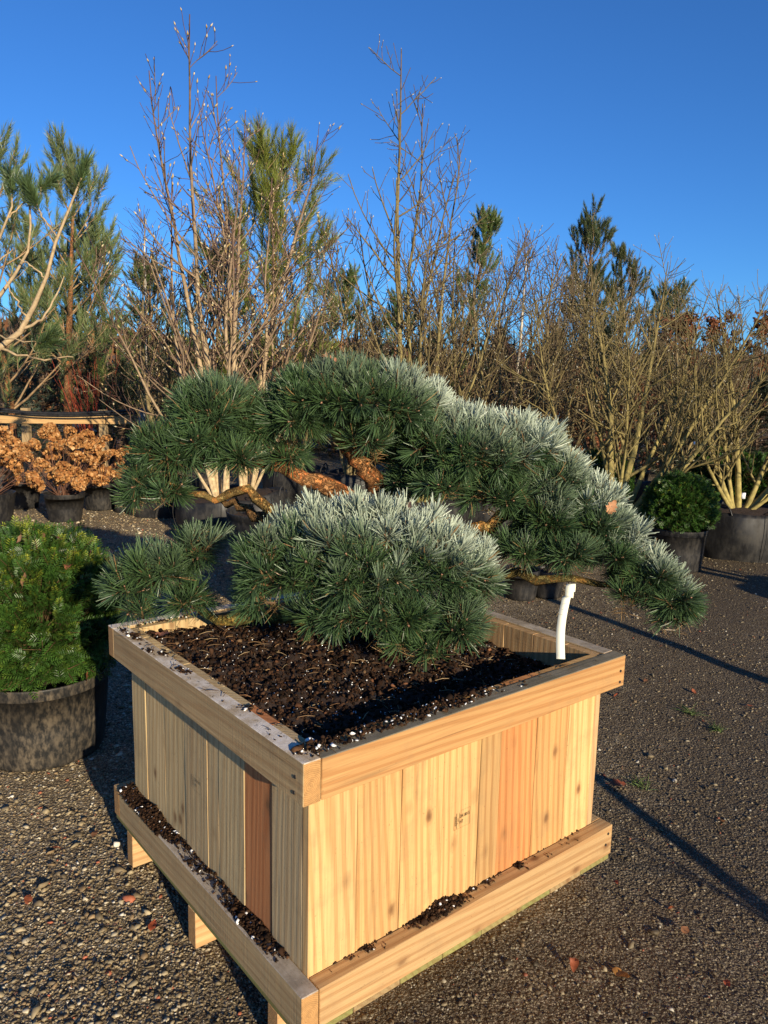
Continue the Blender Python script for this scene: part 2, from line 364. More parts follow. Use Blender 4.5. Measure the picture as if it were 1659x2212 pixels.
def make_gravel():
    rng = np.random.default_rng(5)
    n = 125000
    d = 1.0 + 9.0 * rng.uniform(0, 1, n) ** 1.7; a = rng.uniform(R(-36), R(36), n)
    x, y = d * np.sin(a), d * np.cos(a)
    nz = np.array([mnoise.noise((p * .9, q * .9, 1.7)) for p, q in zip(x, y)])
    left = np.clip((-x - .2 + .25 * nz) * 2.0, 0, 1)                    # coarse loose pebbles left of the box
    keep = rng.uniform(0, 1, n) < np.clip(.58 + .42 * left + .5 * nz * (1 - left), .1, 1); 
    x, y, left, d = x[keep], y[keep], left[keep], d[keep]; n = len(x)
    s = (.0023 + .0011 * left) * np.exp(rng.normal(0, .40, n) + .7 * (rng.uniform(0, 1, n) < .02)) * (1 + .12 * np.maximum(d - 2, 0))
    s = np.minimum(s, .021)
    z = np.array([ground_z(p, q) for p, q in zip(x, y)]) + s * .25
    V, F, nv = lumps(np.stack([x, y, z], 1), s, rng, ICO0, .32, .6, .60)
    pal = np.array([(.30, .235, .135), (.20, .15, .085), (.39, .315, .19), (.13, .10, .058), (.50, .43, .30), (.27, .185, .095), (.66, .61, .50), (.38, .12, .06)])
    w = np.array([.24, .22, .17, .14, .09, .10, .02, .02]); ci = rng.choice(len(pal), n, p=w)
    c = pal[ci] * rng.uniform(.7, 1.15, (n, 1)) * (.62 + .38 * left[:, None])
    o = mesh_np('gravel', V, F, M_STONE, col=np.repeat(c, nv, 0), smooth=False)
    tag(o, kind='stuff')
make_gravel()

# ------------------------------------------------------------------ planter box
BOX = (-.1492, 1.4450, 0.0); YAW = 0.6825
U_, V_, T_, A_ = 1.104, 1.102, .043, .0432
HT, HB, HD = .7404, .2085, .0955
_bm = Matrix.Translation(BOX) @ Matrix.Rotation(YAW, 4, 'Z')
def bw(u, v, z): return np.array(_bm @ Vector((u, v, z)))          # box coordinates -> world
import bmesh
def board(name, u0, u1, v0, v1, z0, z1, mats, parent, tint, weath, midf=None, bev=.0016, seed=0, jit=.0009):
    """a sawn board; origin in its middle. midf(normal)->material index"""
    bm = bmesh.new(); bmesh.ops.create_cube(bm, size=1.0)
    sx, sy, sz = u1 - u0, v1 - v0, z1 - z0
    for v in bm.verts: v.co = Vector((v.co.x * sx, v.co.y * sy, v.co.z * sz))
    bmesh.ops.bevel(bm, geom=bm.edges[:], offset=bev, segments=1, affect='EDGES')
    rnd = random.Random(seed)
    dims = (sx, sy, sz); ax = dims.index(max(dims))
    cuts = 9
    es = [e for e in bm.edges if abs((e.verts[0].co - e.verts[1].co)[ax]) > dims[ax] * .8]
    bmesh.ops.subdivide_edges(bm, edges=es, cuts=cuts, use_grid_fill=True)
    for v in bm.verts:
        if abs(v.co[ax]) < dims[ax] * .49:
            for k in range(3):
                if k != ax: v.co[k] += (mnoise.noise((v.co[ax] * 6 + seed * 3.3, k * 7.1, (1 if v.co[k] > 0 else -1) * 2.7))) * jit
        else: v.co[ax] += rnd.uniform(-1, 1) * jit * .6
    bm.normal_update()
    if midf:
        for f in bm.faces: f.material_index = midf(f.normal)
    me = bpy.data.meshes.new(name); bm.to_mesh(me); bm.free()
    for m in mats: me.materials.append(m)
    o = link(name, me, parent); o.location = ((u0 + u1) / 2, (v0 + v1) / 2, (z0 + z1) / 2); o.color = (*tint, weath); return o
def nail(parent_board, w, axis, parent_loc):
    bm = bmesh.new(); bmesh.ops.create_cone(bm, cap_ends=True, segments=8, radius1=.0042, radius2=.0042, depth=.003)
    rot = {'v': Matrix.Rotation(R(90), 4, 'X'), 'u': Matrix.Rotation(R(90), 4, 'Y')}[axis]
    bmesh.ops.transform(bm, matrix=rot, verts=bm.verts); me = bpy.data.meshes.new('nail'); bm.to_mesh(me); bm.free(); me.materials.append(M_NAIL)
    o = link('nail', me, parent_board); o.location = Vector(w) - Vector(parent_loc)

planter = thing('planter_box', 'square wooden planter box on bearers, plank sides and thick rim boards, holding the cloud pine', 'planter', BOX, YAW)
rX = lambda top: (lambda n: 2 if n.z > .7 else (1 if abs(n.x) > .7 else 0))
rY = lambda top: (lambda n: 2 if n.z > .7 else (1 if abs(n.y) > .7 else 0))
GOLD = (.60, .36, .15)
def make_planter():
    z0 = HT - .095
    t = planter
    # rim boards in a pinwheel: left and right run through to one end each
    rl = board('rim_board', 0, T_, 0, V_ - T_ - .0012, z0, HT, [WOOD_Y, END_Y, TOP_LEFT], t, (.50, .33, .155), .35, rY(0), seed=1)
    rf = board('rim_board', T_ + .0022, U_, 0, T_, z0 + .001, HT - .001, [WOOD_X, END_X, TOP_FRONT], t, (.46, .255, .10), .0, rX(0), seed=2)
    rb = board('rim_board', 0, U_ - T_ - .0012, V_ - T_, V_, z0, HT, [WOOD_X, END_X, TOP_LEFT], t, (.46, .32, .17), .55, rX(0), seed=3)
    rr = board('rim_board', U_ - T_, U_, T_ + .0012, V_, z0, HT, [WOOD_Y, END_Y, TOP_RIGHT], t, (.46, .32, .17), .5, rY(0), seed=4)
    for z in (.695, .662): nail(rf, (1.083, -.0005, z), 'v', rf.location)
    for v, z in ((.030, .70), (.034, .664)): nail(rl, (-.0005, v, z), 'u', rl.location)
    # base rim
    board('base_rim_board', 0, T_, 0, V_ - T_ - .0012, HB - .095, HB, [WOOD_Y, END_Y, TOP_RIGHT], t, (.50, .34, .165), .4, rY(0), seed=5)
    bf = board('base_rim_board', T_ + .0022, U_, 0, T_, HB - .095, HB - .001, [WOOD_X, END_X, WOOD_X], t, (.47, .295, .135), .05, rX(0), seed=6)
    board('base_rim_board', 0, U_ - T_ - .0012, V_ - T_, V_, HB - .095, HB, [WOOD_X, END_X, WOOD_X], t, (.5, .33, .16), .4, rX(0), seed=7)
    board('base_rim_board', U_ - T_, U_, T_ + .0012, V_, HB - .095, HB - .0005, [WOOD_Y, END_Y, WOOD_Y], t, (.5, .33, .16), .4, rY(0), seed=8)
    for u, z in ((1.083, .185), (1.074, .152)): nail(bf, (u, -.0005, z), 'v', bf.location)
    # deck boards below, ends green with algae on the front side
    us = np.linspace(.003, U_ - .003, 9)
    for i in range(8):
        g = [(.20, .21, .06), (.30, .21, .10), (.22, .21, .065), (.24, .24, .07), (.26, .22, .08)][i % 5]
        board('deck_board', us[i] + .001, us[i + 1] - .001, .003, V_ - .003, HD, HB - .0965, [WOOD_Y, WOOD_Y], t, g, .15, None, seed=20 + i)
    # bearers
    for v0 in (.105, .525, .966):
        board('bearer', .004, U_ - .004, v0, v0 + .044, -.012, HD - .0012, [WOOD_X, END_X], t, (.58, .36, .17), .1, (lambda n: 1 if abs(n.x) > .7 else 0), seed=31 + int(v0 * 10))
    # front planks
    W = .025; zt, zb = HT - .003, HB - .09
    fs = [.0432, .174, .303, .436, .565, .640, .781, .918, 1.036]
    ft = [(.60, .385, .165), (.55, .335, .135), (.60, .37, .15), (.575, .355, .145), (.45, .27, .11), (.52, .235, .085), (.55, .315, .12), (.60, .375, .155)]
    for i in range(8):
        dz = [0, .001, 0, .0006, 0, .0012, .0004, 0][i]
        board('plank', fs[i] + .0006, fs[i + 1] - .0006, A_ + dz + .001, A_ + W, zb, zt, [WOOD_Z], t, ft[i], 0.0, None, seed=40 + i)
    # left planks
    ls = [.0692, .198, .327, .460, .523, .659, .797, .932, 1.0368]
    lt = [(.56, .42, .23), (.50, .20, .075), (.58, .44, .23), (.62, .46, .24), (.54, .40, .21), (.62, .46, .23), (.68, .50, .25), (.64, .47, .23)]
    for i in range(8):
        dz = [.0, .002, .0005, .001, 0, .0015, .002, 0][i]
        o = board('plank', A_ + .001 + dz, A_ + W, ls[i] + .0008, ls[i + 1] - .0008, zb, zt, [WOOD_Z], t, lt[i], [.30, .04, .28, .24, .30, .24, .15, .22][i], None, seed=60 + i)
        if i == 1: o['label'] = 'reddish brown plank'
    # back and right planks, seen over the rim from inside
    for i in range(8):
        b0 = .0692 + i * (1.036 - .0692) / 8; b1 = .0692 + (i + 1) * (1.036 - .0692) / 8
        board('plank', b0 + .0008, b1 - .0008, V_ - A_ - W, V_ - A_ - .001, zb, zt - .002, [WOOD_Z], t, (.5, .36, .18), .3, None, seed=80 + i)
        board('plank', U_ - A_ - W, U_ - A_ - .001, b0 - .025, b1 - .0262, zb, zt - .002, [WOOD_Z], t, (.52, .33, .16), .2, None, seed=90 + i)
    board('floor_board', .0692, 1.0345, .0692, 1.0345, .12, .14, [WOOD_X], t, (.4, .3, .16), .3)
make_planter()

def text_mesh(body, size, mat, sx=1.0):
    cu = bpy.data.curves.new('lettering', 'FONT'); cu.body = body; cu.size = size; cu.resolution_u = 2
    o = bpy.data.objects.new('lettering', cu); COL.objects.link(o)
    dg = bpy.context.evaluated_depsgraph_get(); me = bpy.data.meshes.new_from_object(o.evaluated_get(dg)); bpy.data.objects.remove(o)
    V = np.array([v.co[:] for v in me.vertices]); F = [list(p.vertices) for p in me.polygons]
    tri = []
    for f in F:
        for k in range(1, len(f) - 1): tri.append((f[0], f[k], f[k + 1]))
    return V * [sx, 1, 1], np.array(tri)
def stamp(o, ex, ez, faded, extra_plank):
    """heat-treatment stamp: frame, ear of grain, letters; o origin, ex along, ez up (box coordinates)"""
    A = Acc(); o, ex, ez = map(np.array, (o, ex, ez)); nn = np.cross(ex, ez)
    def to(p): p = np.asarray(p, float).reshape(-1, 3); return o + p[:, :1] * ex + p[:, 1:2] * ez + nn * .0009
    def ln(x0, y0, x1, y1, w):
        d = np.array([x1 - x0, y1 - y0]); L = np.linalg.norm(d); d /= L; q = np.array([-d[1], d[0]]) * w / 2
        pts = [(x0 + q[0], y0 + q[1], 0), (x0 - q[0], y0 - q[1], 0), (x1 - q[0], y1 - q[1], 0), (x1 + q[0], y1 + q[1], 0)]
        A.add(to(pts), [(0, 1, 2, 3)], (1, 1, 1))
    W, H = .0555, .0465; w = .0006
    ln(0, 0, W, 0, w * .6); ln(W, 0, W, H, w * .8); ln(0, 0, 0, H * .8, w); ln(.42 * W, H, W, H, w * .5)
    ln(.0185, .004, .0185, .042, w * 1.2); ln(.0090, .002, .0090, .043, w * 1.8)
    for k in range(5): ln(.0042, .0105 + k * .0052, .0095, .0125 + k * .0052, w * 1.6)
    ln(.0042, .0105, .0042, .037, w * 1.5); ln(.0095, .0125, .0150, .0165, w * 1.5)
    V, F = text_mesh('DK-8015', .0125, None, .74); A.add(to(V + [.0200, .0270, 0]), F)
    V, F = text_mesh('HT', .0125, None, .74); A.add(to(V + [.0200, .0115, 0]), F)
    V, F = text_mesh('IPPC', .0058, None, .9); V = np.stack([-V[:, 1], V[:, 0], V[:, 2]], 1); A.add(to(V + [.0168, .0190, 0]), F)
    ob = A.build('stamp', M_INK if not faded else M_INK2, extra_plank); return ob
M_INK2 = flat_mat('faded stamp ink', (.12, .115, .095), .9, .05)
pf = [c for c in planter.children if c.name.startswith('plank')]
def add_stamp(o, ex, ez, faded, pl):
    s = stamp(o, ex, ez, faded, pl); s.location = -Vector(pl.location)
add_stamp((.4762, A_ + .0015, .3975), (1, 0, 0), (0, 0, 1), False, pf[3])
add_stamp((A_ - .0002 + .0006, .617, .403), (0, -1, 0), (0, 0, 1), True, pf[12])

# ------------------------------------------------------------------ soil in the box
def make_soil():
    rng = np.random.default_rng(11); A = Acc(); n = 90
    g = np.linspace(.066, 1.0385, n)
    def sz(u, v):
        m = .715 - .062 * min(1, max(0, (u - .06) / .9)) ** .8 + .022 * math.exp(-((u - .60) ** 2 + (v - .72) ** 2) / .14) - .034 * math.exp(-(v - .07) / .07) + .012 * max(0, v - .8)
        return m + .012 * mnoise.noise((u * 14, v * 14, 2.0)) + .012 * mnoise.noise((u * 32, v * 32, 5.0)) + .006 * mnoise.noise((u * 80, v * 80, 9.0))
    V = np.array([bw(u, v, sz(u, v)) for v in g for u in g]); i, j = np.meshgrid(np.arange(n - 1), np.arange(n - 1)); a = (j * n + i).ravel()
    A.add(V, np.stack([a, a + 1, a + n + 1, a + n], 1), (.03, .015, .008), 0)
    def scatter(k, s0, s1, cols, m, lift=.3, base=ICO0, jit=.3):
        uv = rng.uniform(.075, 1.03, (k, 2)); s = rng.uniform(s0, s1, k)
        pos = np.array([bw(u, v, sz(u, v) + q * lift) for (u, v), q in zip(uv, s)])
        VV, FF, nv = lumps(pos, s, rng, base, jit, .45); c = np.asarray(cols)[rng.integers(0, len(cols), k)] * rng.uniform(.7, 1.2, (k, 1))
        A.add(VV, FF, np.repeat(c, nv, 0), m)
    scatter(9500, .0014, .0062, [(.020, .010, .006), (.038, .019, .010), (.055, .028, .015), (.012, .007, .004)], 1)
    scatter(150, .003, .008, [(.20, .09, .045), (.16, .10, .055), (.11, .05, .025)], 1)
    scatter(1250, .0009, .0027, [(.82, .82, .80), (.7, .7, .68)], 1, .8, OCT, .12)
    # fallen needles and bits of twig
    k = 420; uv = rng.uniform(.08, 1.02, (k, 2)); an = rng.uniform(0, 6.28, k); L = rng.uniform(.015, .05, k)
    P0 = np.array([bw(u, v, sz(u, v) + .006) for u, v in uv]); D = np.stack([np.cos(an) * L, np.sin(an) * L, rng.uniform(-.004, .006, k)], 1)
    V2, F2 = tubes(np.stack([P0, P0 + D * .5 + [0, 0, .003], P0 + D], 1), np.tile(np.array([.0009, .0011, .0005]), (k, 1)) * rng.uniform(.7, 1.4, (k, 1)))
    c = np.array([(.32, .2, .1), (.2, .11, .055), (.4, .29, .16)])[rng.integers(0, 3, k)]
    A.add(V2, F2, np.repeat(c, 9, 0), 1)
    o = A.build('potting_soil', [M_SOIL, M_SOILBIT]); tag(o, 'dark brown peat with white perlite grains filling the planter box', 'soil', kind='stuff')
    # spilled crumbs on the rims and ledges
    S = Acc()
    def spill(k, f, s0, s1, pf=.06):
        s = rng.uniform(s0, s1, k) ** 1.3 / s1 ** .3 * np.where(rng.uniform(0, 1, k) < .06, 1.8, 1); pos = np.array([bw(*f(q)) for q in s])
        VV, FF, nv = lumps(pos, s, rng, ICO0, .3, .5, .8)
        c = np.array([(.018, .010, .006), (.035, .018, .010), (.05, .027, .014), (.10, .05, .025)])[rng.choice(4, k, p=[.4, .35, .2, .05])]
        w = rng.uniform(0, 1, k) < pf; c[w] = (.8, .8, .78); S.add(VV, FF, np.repeat(c, nv, 0), 0)
    def ledge_left(q):
        z = rng.uniform()
        if z < .62: v, w = 1.055 - rng.beta(1.1, 1.6) * .36, rng.uniform(0, 1)          # the thick mat at the back end
        elif z < .82: v, w = rng.normal(.27, .05), rng.uniform(0, 1) ** 1.5
        else: v, w = rng.uniform(.12, .75), rng.uniform(0, 1) ** 2.6
        v = min(max(v, .06), 1.065); h = (1 if v > .7 else .5) * (.6 + .4 * math.sin(v * 31))
        return (A_ - w * (.047 if v > .75 else .036), v, HB + q * .35 + max(0, (1 - w * .8)) * .024 * h * rng.uniform(0, 1))
    spill(4200, ledge_left, .0010, .0046, .022)
    def ledge_front(q):
        z = rng.uniform()
        if z < .70: u = rng.normal(.43, .038); w = rng.uniform(0, 1) ** 1.3
        elif z < .88: u = [.20, .335, .55, .60, .72][rng.integers(0, 5)] + rng.normal(0, .008); w = rng.uniform(0, .7) ** 1.5
        else: u = rng.uniform(.08, 1.0); w = rng.uniform(0, 1) ** 4
        return (u, A_ - w * .034, HB + q * .35 + (1 - w) * .022 * math.exp(-((u - .43) / .045) ** 2) * rng.uniform(0, 1))
    spill(900, ledge_front, .0010, .0042, .03)
    cl = [(.015, 1.02), (.03, .97), (.02, .93), (.012, .80), (.035, .76), (.02, .62), (.028, .60), (.04, .30), (.02, .05), (.05, .04)]
    def rim_left(q):
        if rng.uniform() < .92: c = cl[rng.integers(0, len(cl))]; return (np.clip(c[0] + rng.normal(0, .007), .003, .066), c[1] + rng.normal(0, .012), HT + q * .3)
        return (rng.uniform(.004, .068), rng.uniform(.03, 1.06), HT + q * .3)
    spill(380, rim_left, .0012, .0042, .06)
    def rim_front(q):
        u = abs(rng.normal(0, .28)) + .03 if rng.uniform() < .5 else rng.normal(.42, .09); u = min(max(u, .03), 1.05); w = rng.uniform(0, 1)
        return (u, .012 + .054 * w ** .7, HT + q * .3 + .006 * rng.uniform(0, 1) * (u < .6))
    spill(900, rim_front, .0012, .0048, .06)
    def corner_back(q): return (rng.uniform(.07, .25), rng.uniform(1.036, 1.06), HT + q * .3)
    spill(60, corner_back, .0015, .004, .1)
    k = 60; P0 = np.array([bw(rng.uniform(.03, .9), rng.uniform(.01, .065), HT + .004) for _ in range(k // 2)] + [bw(rng.uniform(.005, .065), rng.uniform(.05, 1.0), HT + .004) for _ in range(k // 2)])
    an = rng.uniform(0, 6.28, k); L = rng.uniform(.01, .035, k); D = np.stack([np.cos(an) * L, np.sin(an) * L, rng.uniform(-.002, .006, k)], 1)
    V2, F2 = tubes(np.stack([P0, P0 + D * .5 + [0, 0, .002], P0 + D], 1), np.tile(np.array([.0008, .001, .0005]), (k, 1)))
    S.add(V2, F2, (.12, .07, .035), 0)
    o = S.build('spilled_soil', [M_SOILBIT]); tag(o, 'dark soil crumbs spilled along the rim and ledges of the planter box', 'soil', kind='stuff')
make_soil()

# ------------------------------------------------------------------ needles
def tufts(pos, axis, n, L, w, th, back, rng, cb, ct, bend=.12, segs=2, jitc=.18, dead=0.0):
    """needle tufts. cb/ct: (N,3) base and tip colour of each tuft's needles"""
    N = len(pos); pos = np.repeat(pos, n, 0); axis = nrm(np.repeat(axis, n, 0)); m = N * n
    ref = np.where(np.abs(axis[:, 2:3]) > .9, [[1.0, 0, 0]], [[0, 0, 1.0]]); e1 = nrm(np.cross(axis, ref)); e2 = np.cross(axis, e1)
    u = rng.uniform(0, 1, m)[:, None]; ph = rng.uniform(0, 2 * np.pi, m)[:, None]
    t = np.radians(th[0] + (th[1] - th[0]) * np.clip(u + rng.normal(0, .12, (m, 1)), 0, 1.1))
    d = axis * np.cos(t) + (e1 * np.cos(ph) + e2 * np.sin(ph)) * np.sin(t)
    l = np.repeat(L * np.ones(N), n)[:, None] * rng.uniform(.72, 1.1, (m, 1))
    s = pos - axis * back * u
    sd = nrm(np.cross(d, nrm(rng.normal(size=(m, 3))))) * (np.asarray(w) / 2)
    cb = np.repeat(cb, n, 0); ct = np.repeat(ct, n, 0); k = rng.uniform(1 - jitc, 1 + jitc, (m, 1))
    dd = rng.uniform(0, 1, (m, 1)) < dead
    cb = np.where(dd, [[.26, .15, .06]], cb * k); ct = np.where(dd, [[.30, .18, .075]], ct * k)
    tip = s + d * l + axis * l * bend
    if segs == 1:
        V = np.stack([s + sd, s - sd, tip], 1).reshape(-1, 3); F = (np.arange(m) * 3)[:, None] + np.array([[0, 1, 2]])
        C = np.stack([cb, cb, ct], 1).reshape(-1, 3); return V, F, C
    mid = s + d * l * .55
    V = np.stack([s + sd * .8, s - sd * .8, mid + sd, mid - sd, tip + sd * .45, tip - sd * .45], 1).reshape(-1, 3)
    F = ((np.arange(m) * 6)[:, None, None] + np.array([[0, 1, 3], [0, 3, 2], [2, 3, 5], [2, 5, 4]])[None]).reshape(-1, 3)
    cm = cb * .45 + ct * .55
    C = np.stack([cb, cb, cm, cm, ct, ct], 1).reshape(-1, 3); return V, F, C

# ------------------------------------------------------------------ the cloud-pruned pine in the box
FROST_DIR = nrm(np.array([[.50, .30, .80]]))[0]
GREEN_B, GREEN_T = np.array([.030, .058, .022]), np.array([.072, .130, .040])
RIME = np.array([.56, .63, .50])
def make_cloud_pine():
    rng = np.random.default_rng(3)
    base = P(800, 1385, 2.52); base[2] = .66
    tr = thing('cloud_pine', 'cloud-pruned pine with frosted needle pads, growing in the wooden planter box', 'tree', base)
    off = -base
    def part(A, name, mat, smooth=False):
        o = A.build(name, mat, tr, smooth); o.location = off; return o
    YEL, ORG, DRK = (.36, .24, .085), (.40, .19, .075), (.16, .10, .055)
    def limb(name, pts, col, k=9, n=14, wob=.006):
        q = catmull(np.array([[*P(x, y, D), r] for x, y, D, r in pts]), n)
        q[1:-1, :3] += rng.normal(0, wob, (n - 2, 3)); q[:, 3] *= rng.uniform(.9, 1.12, n)
        V, F = tubes(q[None, :, :3], q[None, :, 3], k); V += rng.normal(0, .0018, V.shape)
        A = Acc(); kk = rng.uniform(.75, 1.2, (len(V), 1)); A.add(V, F, np.asarray(col) * kk); part(A, name, M_PINEBARK, True)
    limb('trunk', [(800, 1400, 2.52, .050), (808, 1330, 2.54, .047), (830, 1200, 2.58, .045), (845, 1120, 2.6, .045), (822, 1050, 2.58, .043)], (.30, .17, .08), 11, 16)
    limb('branch', [(822, 1058, 2.58, .036), (795, 1025, 2.55, .031), (770, 990, 2.52, .026), (745, 960, 2.5, .023), (720, 925, 2.5, .018), (700, 890, 2.5, .012)], ORG)
    limb('branch', [(815, 1130, 2.58, .036), (760, 1085, 2.5, .033), (690, 1048, 2.45, .029), (640, 1022, 2.42, .024), (600, 1003, 2.42, .020), (565, 1000, 2.44, .015), (500, 960, 2.46, .011)], ORG)
    limb('branch', [(700, 1180, 2.45, .024), (620, 1128, 2.38, .021), (577, 1098, 2.34, .018), (556, 1064, 2.32, .017), (520, 1068, 2.32, .014), (470, 1072, 2.33, .011), (420, 1068, 2.36, .008), (350, 1040, 2.4, .006)], YEL)
    limb('branch', [(640, 1150, 2.42, .018), (560, 1110, 2.40, .016), (510, 1090, 2.42, .013), (470, 1078, 2.46, .009)], (.26, .15, .065))
    limb('branch', [(806, 1345, 2.54, .034), (760, 1338, 2.5, .029), (690, 1340, 2.46, .026), (600, 1336, 2.42, .024), (520, 1332, 2.38, .022), (445, 1330, 2.34, .015), (400, 1290, 2.32, .011), (330, 1262, 2.3, .008)], (.24, .20, .06))
    limb('branch', [(835, 1200, 2.58, .036), (920, 1170, 2.56, .030), (990, 1160, 2.52, .026), (1040, 1146, 2.5, .025), (1075, 1120, 2.5, .020), (1120, 1090, 2.52, .014)], YEL)
    limb('branch', [(835, 1230, 2.58, .030), (960, 1222, 2.56, .023), (1060, 1250, 2.52, .018), (1110, 1232, 2.48, .017), (1160, 1256, 2.45, .014), (1215, 1240, 2.44, .012), (1300, 1262, 2.42, .009), (1380, 1262, 2.4, .006)], (.16, .125, .045))
    limb('branch', [(840, 1120, 2.6, .036), (880, 1070, 2.62, .030), (940, 1020, 2.6, .024), (1010, 990, 2.58, .016)], (.22, .13, .06))
    limb('branch', [(830, 1320, 2.52, .030), (800, 1300, 2.42, .024), (780, 1260, 2.32, .018), (770, 1220, 2.25, .010)], (.22, .15, .07))
    # needle pads: lobes given as sight-line x, y, distance, half width, half height (px of the sight copy), half depth (m), tufts, frost
    pads = [
        ('front dome', [(790, 1195, 2.22, 272, 124, .30, 330, 1.15), (935, 1225, 2.20, 134, 112, .22, 115, 1.3), (615, 1225, 2.16, 114, 104, .18, 90, .9), (780, 1250, 2.10, 190, 80, .18, 90, .8), (800, 1320, 2.06, 160, 60, .12, 66, .3), (985, 1345, 2.06, 66, 72, .09, 38, .12), (868, 1385, 2.02, 34, 46, .05, 12, .0), (560, 1290, 2.14, 56, 50, .08, 18, .1), (690, 1330, 2.08, 70, 40, .08, 20, .1), (930, 1395, 2.04, 40, 36, .06, 12, 0), (1030, 1250, 2.2, 50, 70, .12, 30, .9)]),
        ('low left', [(345, 1225, 2.30, 88, 52, .14, 40, .1), (285, 1262, 2.28, 60, 50, .1, 24, .05), (430, 1190, 2.34, 60, 44, .12, 26, .15), (410, 1295, 2.24, 50, 34, .07, 14, .0), (300, 1315, 2.24, 50, 22, .07, 9, 0)]),
        ('upper left', [(470, 895, 2.46, 95, 84, .2, 120, .1), (390, 980, 2.44, 85, 58, .18, 70, .1), (315, 1035, 2.42, 46, 60, .12, 34, .05), (520, 985, 2.40, 70, 45, .14, 36, .05), (370, 1060, 2.38, 40, 34, .08, 12, 0), (445, 945, 2.42, 90, 62, .16, 60, .05), (355, 965, 2.4, 66, 50, .12, 34, 0), (525, 900, 2.44, 50, 60, .12, 30, .05), (300, 1070, 2.38, 34, 34, .08, 12, 0)]),
        ('crown', [(745, 862, 2.50, 190, 88, .26, 250, .15), (640, 900, 2.44, 90, 70, .18, 70, .05), (850, 880, 2.48, 100, 92, .22, 120, .6), (905, 900, 2.56, 66, 86, .18, 70, 1.3), (620, 985, 2.46, 50, 30, .1, 14, 0), (800, 950, 2.42, 60, 30, .1, 20, .05), (925, 960, 2.46, 70, 66, .16, 56, .3), (560, 930, 2.46, 60, 56, .14, 36, 0), (860, 985, 2.66, 90, 50, .12, 40, 0)]),
        ('right shoulder', [(1020, 985, 2.50, 150, 92, .24, 160, .45), (1110, 965, 2.56, 110, 80, .22, 110, 1.3), (1195, 1040, 2.56, 90, 85, .2, 90, 1.25), (960, 1040, 2.42, 80, 46, .14, 36, .05), (1060, 1070, 2.42, 80, 50, .12, 36, .05), (990, 925, 2.58, 80, 48, .18, 50, 1.4), (900, 1035, 2.55, 70, 60, .14, 40, 0), (1150, 1075, 2.46, 90, 60, .14, 50, .3)]),
        ('right cascade', [(1180, 1120, 2.46, 90, 60, .16, 66, .3), (1270, 1130, 2.5, 96, 70, .18, 84, 1.2), (1120, 1185, 2.38, 52, 40, .1, 22, .2), (1230, 1195, 2.38, 84, 46, .12, 44, .1), (1320, 1190, 2.42, 70, 50, .14, 46, .8), (1275, 1085, 2.52, 70, 50, .14, 40, 1.3), (1330, 1150, 2.46, 60, 44, .12, 30, 1.2)]),
        ('right tip', [(1390, 1235, 2.42, 76, 54, .14, 60, .85), (1440, 1285, 2.40, 64, 56, .13, 50, .65), (1360, 1280, 2.36, 50, 30, .08, 14, .05), (1455, 1330, 2.38, 38, 36, .08, 16, .2)]),
    ]
    for name, lobes in pads:
        A, S = Acc(), Acc()
        for (x, y, D, hw, hh, hd, n, fr) in lobes:
            n = int(n * .95)
            c = P(x, y, D); rx, rz = hw / F_ * D * .93, hh / F_ * D * .93
            # directions over the upper dome and a little below the waist, more on the sides
            z = rng.uniform(-.42, 1, n); a = rng.uniform(0, 2 * np.pi, n); rr = np.sqrt(1 - z * z)
            dn = np.stack([rr * np.cos(a), rr * np.sin(a), z], 1)
            rad = np.array([rx, hd, rz]); sh = rng.uniform(.5, 1.0, (n, 1)) ** .5 * (1 + .16 * (rng.uniform(0, 1, (n, 1)) < .14)) * (1 + .16 * np.array([[mnoise.noise(tuple(q * 3 + [x * .1, 0, 0]))] for q in dn]))
            pos = c + dn * rad * sh * .86
            nn = nrm(dn / rad); ax = nrm(nn * .75 + np.array([0, 0, .42]) + rng.normal(0, .22, (n, 3)))
            low = (dn[:, 2] < -.05)[:, None]; ax = np.where(low, nrm(nn * .9 + [0, -.15, -.05] + rng.normal(0, .2, (n, 3))), ax)
            g = rng.uniform(.7, 1.25, (n, 1)); blue = rng.uniform(0, 1, (n, 1))
            cb = (GREEN_B * g) * (1 - blue * .25) + blue * .25 * np.array([.03, .065, .05]); ct = (GREEN_T * g) * (1 - blue * .25) + blue * .25 * np.array([.06, .12, .09])
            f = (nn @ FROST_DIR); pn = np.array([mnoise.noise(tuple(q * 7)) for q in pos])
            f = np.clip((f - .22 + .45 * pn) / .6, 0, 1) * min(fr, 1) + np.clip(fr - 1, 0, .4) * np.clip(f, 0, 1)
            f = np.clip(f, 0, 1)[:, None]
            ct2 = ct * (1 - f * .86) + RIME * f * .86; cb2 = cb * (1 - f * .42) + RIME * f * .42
            inner = (sh < .8)
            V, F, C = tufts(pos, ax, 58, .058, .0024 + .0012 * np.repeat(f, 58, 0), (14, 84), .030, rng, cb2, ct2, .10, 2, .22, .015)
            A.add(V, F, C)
            # older brown needles and the shoot below each tuft
            k = max(2, n // 3); pick = rng.integers(0, n, k)
            V, F, C = tufts(pos[pick] - nn[pick] * .05, ax[pick], 14, .045, .0018, (40, 110), .05, rng, np.tile([.20, .12, .05], (k, 1)), np.tile([.30, .19, .08], (k, 1)), .0, 2)
            A.add(V, F, C)
            q0 = pos + ax * .004; inn = c + (pos - c) * .45 - [0, 0, rz * .18]; m1 = (q0 + inn) / 2 - ax * .02
            V, F = tubes(np.stack([q0, q0 - ax * .04, m1, inn], 1), np.tile([.0022, .0035, .0045, .006], (n, 1)), 4); S.add(V, F, np.array([.17, .105, .05]))
            # terminal buds
            Vb, Fb, nv = lumps(pos + ax * .006, np.full(n, .0042), rng, OCT, .1, .2); S.add(Vb, Fb, (.34, .19, .12))
